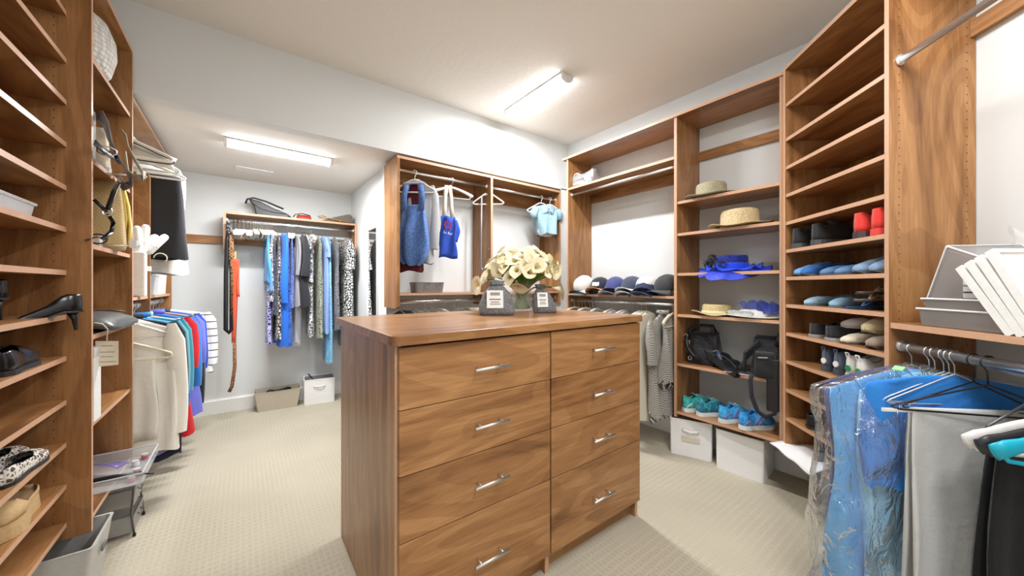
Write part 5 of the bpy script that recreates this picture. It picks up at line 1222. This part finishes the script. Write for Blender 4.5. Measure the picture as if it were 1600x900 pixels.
cdm = cloth((232,226,210), bump=.05)
MB().tube([inv @ p for p in (fp(147,504,-.01), fp(160,506,-.03), at(FL,168,514,x=2.22), at(FL,167,534,x=2.22))], .0022, 6).build('cord', cdm, u, smooth=True)
a, b = inv @ at(FL,149,533,x=2.22), inv @ at(FL,185,570,x=2.22); bb = inv @ at(FL,185,533,x=2.22)
card = plain('kraft_tag', (214,204,180), .7)
tg = MB().add([a, bb, b, Vector((a.x,a.y,b.z))] + [v+(inv.to_3x3() @ Vector((.0015,0,0))) for v in (a, bb, b, Vector((a.x,a.y,b.z)))], [(0,1,2,3),(7,6,5,4),(0,4,5,1),(1,5,6,2),(2,6,7,3),(3,7,4,0)]).build('paper_tag', card, u)
for z_, w_ in ((.18,.5),(.42,.7),(.6,.55),(.8,.8)):
    pa = a.lerp(bb, .5-w_/2); pb = a.lerp(bb, .5+w_/2); dz_ = (b.z-a.z)*z_; o_ = inv.to_3x3() @ Vector((-.0006,0,0))
    MB().add([pa+Vector((0,0,dz_))+o_, pb+Vector((0,0,dz_))+o_, pb+Vector((0,0,dz_-.002))+o_, pa+Vector((0,0,dz_-.002))+o_], [(0,1,2,3)]).build('print_line', inkd, tg)
u = thing('white_box', 'tall white file box on the lower bag bay shelf against the shoe tower', 'box', FL @ T(2.205, .13, .699, 0))
MB().box(-.045, .045, -.13, .13, 0, .295).build('body', plain('white_card', (234,234,232), .5), u, bevel=.002); MB().box(-.047, .047, -.132, .132, .26, .298).build('lid', plain('grey_card', (200,200,200), .5), u, bevel=.002)
u = thing('chain_belt', 'small heap of silver chain beside the white file box', 'belt', FL @ T(2.40, .10, .699, 0))
for k in range(12): MB().tube([(.02*math.cos(j*PI/4)+.012*k-.07, .014*math.sin(j*PI/4)+.03*math.sin(k*1.4), .006+.01*(k % 2)) for j in range(8)], .003, 5, loop=True).build('link', CHROME, u, smooth=True)
u = thing('acrylic_tray', 'clear acrylic tray jutting from the lowest bag shelf, holding small things', 'tray', FL @ T(2.565, .075, .3265, 0))
for a in ((-.19,.19,-.175,.175,0,.003), (-.19,.19,-.178,-.175,0,.048), (-.19,.19,.175,.178,0,.048), (-.193,-.19,-.178,.178,0,.048), (.19,.193,-.178,.178,0,.048)): MB().box(*a).build('panel', ACRYL, u)
pp = [(-.193,-.178,.049),(.193,-.178,.049),(.193,.178,.049),(-.193,.178,.049)]
m = MB()
for i in range(4): m.tube([pp[i], pp[(i+1) % 4]], .0035, 6)
m.build('rim', plain('tray_rim', (206,208,210), .2), u, kind='stuff')
t = thing('flat_iron', 'long black styling tool lying in the acrylic tray', 'tool', FL @ T(2.47, .05, .332, 78))
MB().tube([(-.15,0,.014),(-.05,0,.016),(.12,0,.014),(.15,0,.012)], [.012,.015,.012,.006], 10).build('body', BLACK, t, smooth=True); MB().tube([(-.15,.0,.014),(-.19,.01,.012)], .004, 6).build('cord', BLACK, t, smooth=True)
t = thing('plastic_pouch', 'violet tinted clear pouch leaning in the acrylic tray', 'pouch', FL @ T(2.60, .10, .36, 60))
MB().grid(lambda p, q: (-.13+.26*p, .06*q-.03, .012+.07*q*p+.006*math.sin(p*9)), 12, 6).build('film', glassy('violet_plastic', (110,92,170), .55, .15, .4), t, smooth=True, solid=.002)
for k, (x, y, c, l) in enumerate(((2.42,-.06,(214,110,130),'pink bottle cap in the acrylic tray, towards its near corner'), (2.50,-.065,(216,120,140),'pink round jar in the acrylic tray, middle of the front edge'), (2.62,-.04,(222,222,220),'white small jar in the acrylic tray by the far corner'), (2.70,-.06,(200,96,110),'rose small jar at the far front corner of the tray'))):
    t = thing('jar', l, 'jar', FL @ T(x, y, .3300)); MB().lathe([(.013,0),(.014,.016),(.012,.018)], 14, cap0=True, cap1=True).build('body', plain('jar_body', c, .35), t, smooth=False); MB().lathe([(.013,.018),(.013,.026)], 14, cap0=True, cap1=True).build('lid', FROST, t)
# mesh organiser on the floor
OM = glassy('steel_mesh', (176,174,170), .5, .35); OF = plain('steel_frame', (120,118,116), .3, .8)
u = thing('mesh_organizer', 'two-tier silver mesh drawer organizer on the carpet under the bag bay', 'organizer', FL @ T(2.665, .12, 0, 0))
for x in (-.105, .105):
    for y in (-.165, .16):
        MB().tube([(x,y,.012),(x,y+.01,.12),(x,y-.004,.285)], .0045, 6).build('leg', OF, u, smooth=True); MB().tube([(x,y,0),(x,y,.014)], .007, 8).build('rubber_foot', BLACK, u)
for z in (.02, .15):
    d = MB().box(-.10, .10, -.16, .155, z, z+.003).box(-.10,-.098,-.16,.155,z,z+.085).box(.098,.10,-.16,.155,z,z+.085).box(-.10,.10,-.162,-.16,z,z+.085).box(-.10,.10,.153,.155,z,z+.085).build('drawer', OM, u)
    m = MB(); q = [(-.10,-.162,z+.086),(.10,-.162,z+.086),(.10,.155,z+.086),(-.10,.155,z+.086)]
    for i in range(4): m.tube([q[i], q[(i+1) % 4]], .0035, 6)
    m.build('drawer_rim', OF, d); MB().tube([(-.03,-.165,z+.06),(-.02,-.175,z+.045),(.02,-.175,z+.045),(.03,-.165,z+.06)], .003, 6).build('handle', OF, d, smooth=True)
m = MB(); q = [(-.105,-.165,.285),(.105,-.165,.285),(.105,.16,.285),(-.105,.16,.285)]
for i in range(4): m.tube([q[i], q[(i+1) % 4]], .004, 6)
m.build('top_frame', OF, u)
GP = plain('grey_plastic', (188,187,182), .5)
t = bin_(FL @ T(2.165, .155, 0, 90), 'large warm grey tapered plastic bin under the shoe tower', .36, .27, .255, GP, .82, None, name='plastic_bin')
MB().tube([(-.182,-.022,.20),(-.184,0,.207),(-.182,.022,.20),(-.18,.022,.185),(-.178,0,.178),(-.18,-.022,.185)], .004, 6, loop=True, up=(1,0,0)).build('grip_hole', plain('grip_shadow', (110,110,108), .6), t, smooth=True)

# ------------------------------------------------------------------ left alcove: upper rod
random.seed(61)
UR, UZ = .06, 2.13
for k, (x, kd, c, l) in enumerate(((2.835,'tube',(240,238,230),'white tubular hanger first of all on the upper alcove rod'), (2.875,'tube',(44,44,46),'second black tubular hanger squeezed between the first white ones'), (2.91,'padded',None,'white padded hanger tucked between the tubular ones'), (2.86,'tube',(238,236,228),'white tubular hanger at the front of the upper alcove rod'), (2.89,'tube',(36,36,38),'black tubular hanger just behind the front white one'), (2.93,'flat',(236,233,222),'white flat hanger behind the black tubular one'),
      (2.97,'padded',None,'white padded hanger high on the left alcove rod, nearest'), (3.01,'padded',None,'white padded hanger on the left alcove rod, middle one'), (3.06,'padded',None,'white padded hanger on the left alcove rod, furthest'), (3.11,'tube',(214,226,222),'pale mint tubular hanger below the padded ones'), (3.18,'tube',(238,236,228),'white tubular hanger just before the black skirt'))):
    hanger(kd, FL @ T(x, UR, UZ, -90+rnd(-4,4)), l, None, c, .215)
hanger('tube', FL @ T(3.29, UR, UZ, -90), 'thick white tubular hanger holding the black skirt', None, (240,238,232), .225)
garment(FL @ T(3.31, UR, UZ, -90), 'black_skirt', 'plain black skirt hanging from the upper left alcove rod', 'clothes', .70, .222, .022, cloth((48,49,52), bump=.15), neck='waist', folds=.3, top=.11, flare=1.08)
garment(FL @ T(3.40, UR, UZ, -88), 'white_satin_blouse', 'white satin blouse behind the black skirt', 'clothes', .80, .22, .03, cloth((228,226,220), bump=.3, rough=.5), folds=.7)
garment(FL @ T(3.50, UR, UZ, -90), 'grey_knit_blouse', 'pale grey knit behind the white satin blouse', 'clothes', .62, .2, .03, cloth((214,214,212)), folds=.5)
# shelf below: white garment steamer and foam rolls
u = thing('steamer', 'white upright appliance box with clip on the shelf below the hangers', 'appliance', FL @ T(3.0, .02, 1.186, 90))
MB().box(-.04, .05, -.035, .035, 0, .26).build('body', WHITE, u, bevel=.008); MB().box(-.055, .0, -.05, -.035, .15, .18).build('clip', WHITE, u, bevel=.003)
MB().box(-.03, .04, -.037, -.0345, .02, .11).build('window', FROST, u)
for k, (p0, p1, l) in enumerate((((216,398),(214,354),'upright white foam roll left of the others'), ((222,396),(228,352),'white foam roll behind the upright one'), ((226,392),(244,368),'white foam roll leaning right, upper one'), ((230,396),(260,368),'longest white foam roll leaning right past the panel'))):
    a, b = at(FL, *p0, x=3.0+.03*k), at(FL, *p1, x=3.05+.03*k)
    t = thing('foam_roll', l, 'foam roll', FL @ Matrix.Translation(a), 'white foam rolls by the appliance box'); d = b-a
    MB().tube([(0,0,0), d*.1, d*.9, d], [.012,.021,.021,.013], 12).build('body', cloth((236,236,232), bump=.2), t, smooth=True)
    MB().tube([d*.35+Vector((0,0,.0)), d*.37], .0225, 12).build('band', FROST, t, smooth=True)
u = thing('wire_hook', 'curled white wire hook between the foam rolls and the skirt', 'hook', FL @ T(3.08, -.05, 1.40, 90))
MB().tube([(-.02+.03*math.cos(a*.5), 0, .02+.03*math.sin(a*.5)) for a in range(9)], .003, 6, up=(0,1,0)).build('wire', CREAM, u, smooth=True)
for k, (x, dz, h, l) in enumerate(((3.5,0,.13,'lower frosted plastic shoe box on the alcove shelf under the skirt'), (3.5,.145,.10,'upper frosted plastic shoe box stacked under the skirt'), (3.84,0,.2,'white plastic box at the far end of the left alcove shelf'))):
    t = bin_(FL @ T(x, .15, 1.1855+dz, 90), l, .28, .30 if x < 3.7 else .28, h, FROST if k < 2 else WHITE, .94, None, .003, 'plastic_box', cat='box'); MB().box(-.145,.145,-.155 if x < 3.7 else -.145,.155 if x < 3.7 else .145,h+.003,h+.012).build('lid', WHITE if k == 1 else FROST, t, bevel=.003)
# lower rod: shirts
random.seed(71)
SR, SZ = .06, 1.125
t = thing('long_hanger', 'cream hanger with long hook, its bar holding cream folded trousers', 'hanger', FL @ T(2.835, SR, SZ, -90))
MB().tube([(-.018,0,-.002)] + [(HOOKR*math.cos(math.radians(a)), 0, HOOKR*math.sin(math.radians(a))) for a in range(170, -61, -23)] + [(.002,0,-.03),(0,0,-.17)], .0028, 6, up=(0,1,0)).build('hook', CREAM, t, smooth=True)
MB().tube([(0,0,-.17),(.17,0,-.245),(.205,0,-.262),(.21,0,-.28),(.19,0,-.288),(-.19,0,-.288),(-.21,0,-.28),(-.205,0,-.262),(-.17,0,-.245)], .007, 8, up=(0,1,0), loop=True).build('frame', plain('cream_hanger', (232,226,200), .4), t, smooth=True)
drape(FL @ T(2.835, SR, SZ, -90), 'cream_trousers', 'cream folded trousers hanging over the nearest hanger bar by the panel', 'trousers', .14, .45, .43, cloth((230,226,214), bump=.3), .014, zb=-.282, flare=1.12)
data = [(2.885,'cream_sweater','ivory sweater hanging nearest, behind the cream trousers',.83,(236,232,220),.60,None,.232),
 (2.925,'lilac_cardigan','cream and violet edged cardigan second in the shirt row',.85,(150,140,186),.62,None,.222),
 (2.955,'navy_dress','navy dress third in the shirt row',.89,(38,40,62),.62,None,.228),
 (3.02,'black_shirt','black shirt in the left row, between navy and aqua',.66,(40,42,46),.42,None,.22),
 (3.09,'aqua_shirt','dusty aqua long-sleeved shirt',.60,(96,168,184),.42,None,.225),
 (3.16,'cobalt_shirt','cobalt blue shirt in front of the teal one',.66,(36,104,196),.52,None,.22),
 (3.23,'teal_shirt','teal polo shirt in the left row',.55,(62,146,160),.44,None,.23),
 (3.30,'white_shirt','white shirt squeezed between teal and red',.5,(228,228,224),.2,None,.20),
 (3.36,'red_dress','bright red long dress, lowest red hem in the row',.90,(204,34,44),.3,None,.255),
 (3.44,'sky_shirt','azure blue shirt with long sleeve right of the red dress',.58,(54,128,210),.45,None,.23),
 (3.51,'violet_dress','periwinkle violet dress with aqua hem',.82,(112,118,212),.3,None,.25),
 (3.58,'black_cardigan','black cardigan, longest dark one at the far end',.72,(36,38,40),.62,None,.235),
 (3.66,'tan_shirt','tan and brown shirt shoulder near the far end',.5,(190,160,130),.2,None,.21),
 (3.74,'charcoal_jacket','charcoal patterned jacket at the far end of the row',.80,(66,66,72),.6,('spot',(110,110,112),70),.225),
 (3.83,'royal_blue_shirt','royal blue shirt, second to last in the row',.60,(38,84,206),.4,None,.24),
 (3.97,'striped_shirt','white shirt with thin dark stripes, last in the left row',.60,(236,236,234),.40,'S',.28)]
for x, nm, l, L, c, sl, pt, w in data:
    mt = cloth(c, 'stripe', (70,70,76), 5.2) if pt == 'S' else (cloth(c, *pt) if pt else cloth(c, bump=.35))
    garment(FL @ T(x, SR-(.03 if x > 3.4 else .0)-(.02 if x > 3.9 else 0), SZ, -90+rnd(-4,4)), nm, l, 'clothes', L, w, .026, mt, sleeve=sl, folds=.6, collar=(mt if rnd(0,1) > .5 else None))
    if x > 2.86: hanger('tube' if nm[0] in 'clnv' else 'wire', FL @ T(x+.004, SR, SZ, -90+rnd(-6,6)), 'hanger of the %s in the left shirt row' % nm.replace('_', ' '), None, (226,222,206) if nm[0] in 'clnv' else (200,200,198), w-.012)
for k in range(6): hanger('wire', FL @ T(2.83+.045*k, SR, SZ, -90+rnd(-12,12)), 'chrome hanger hook in the near bunch on the left lower rod', 'chrome hanger hooks on the left lower rod', (200,200,198), .2)
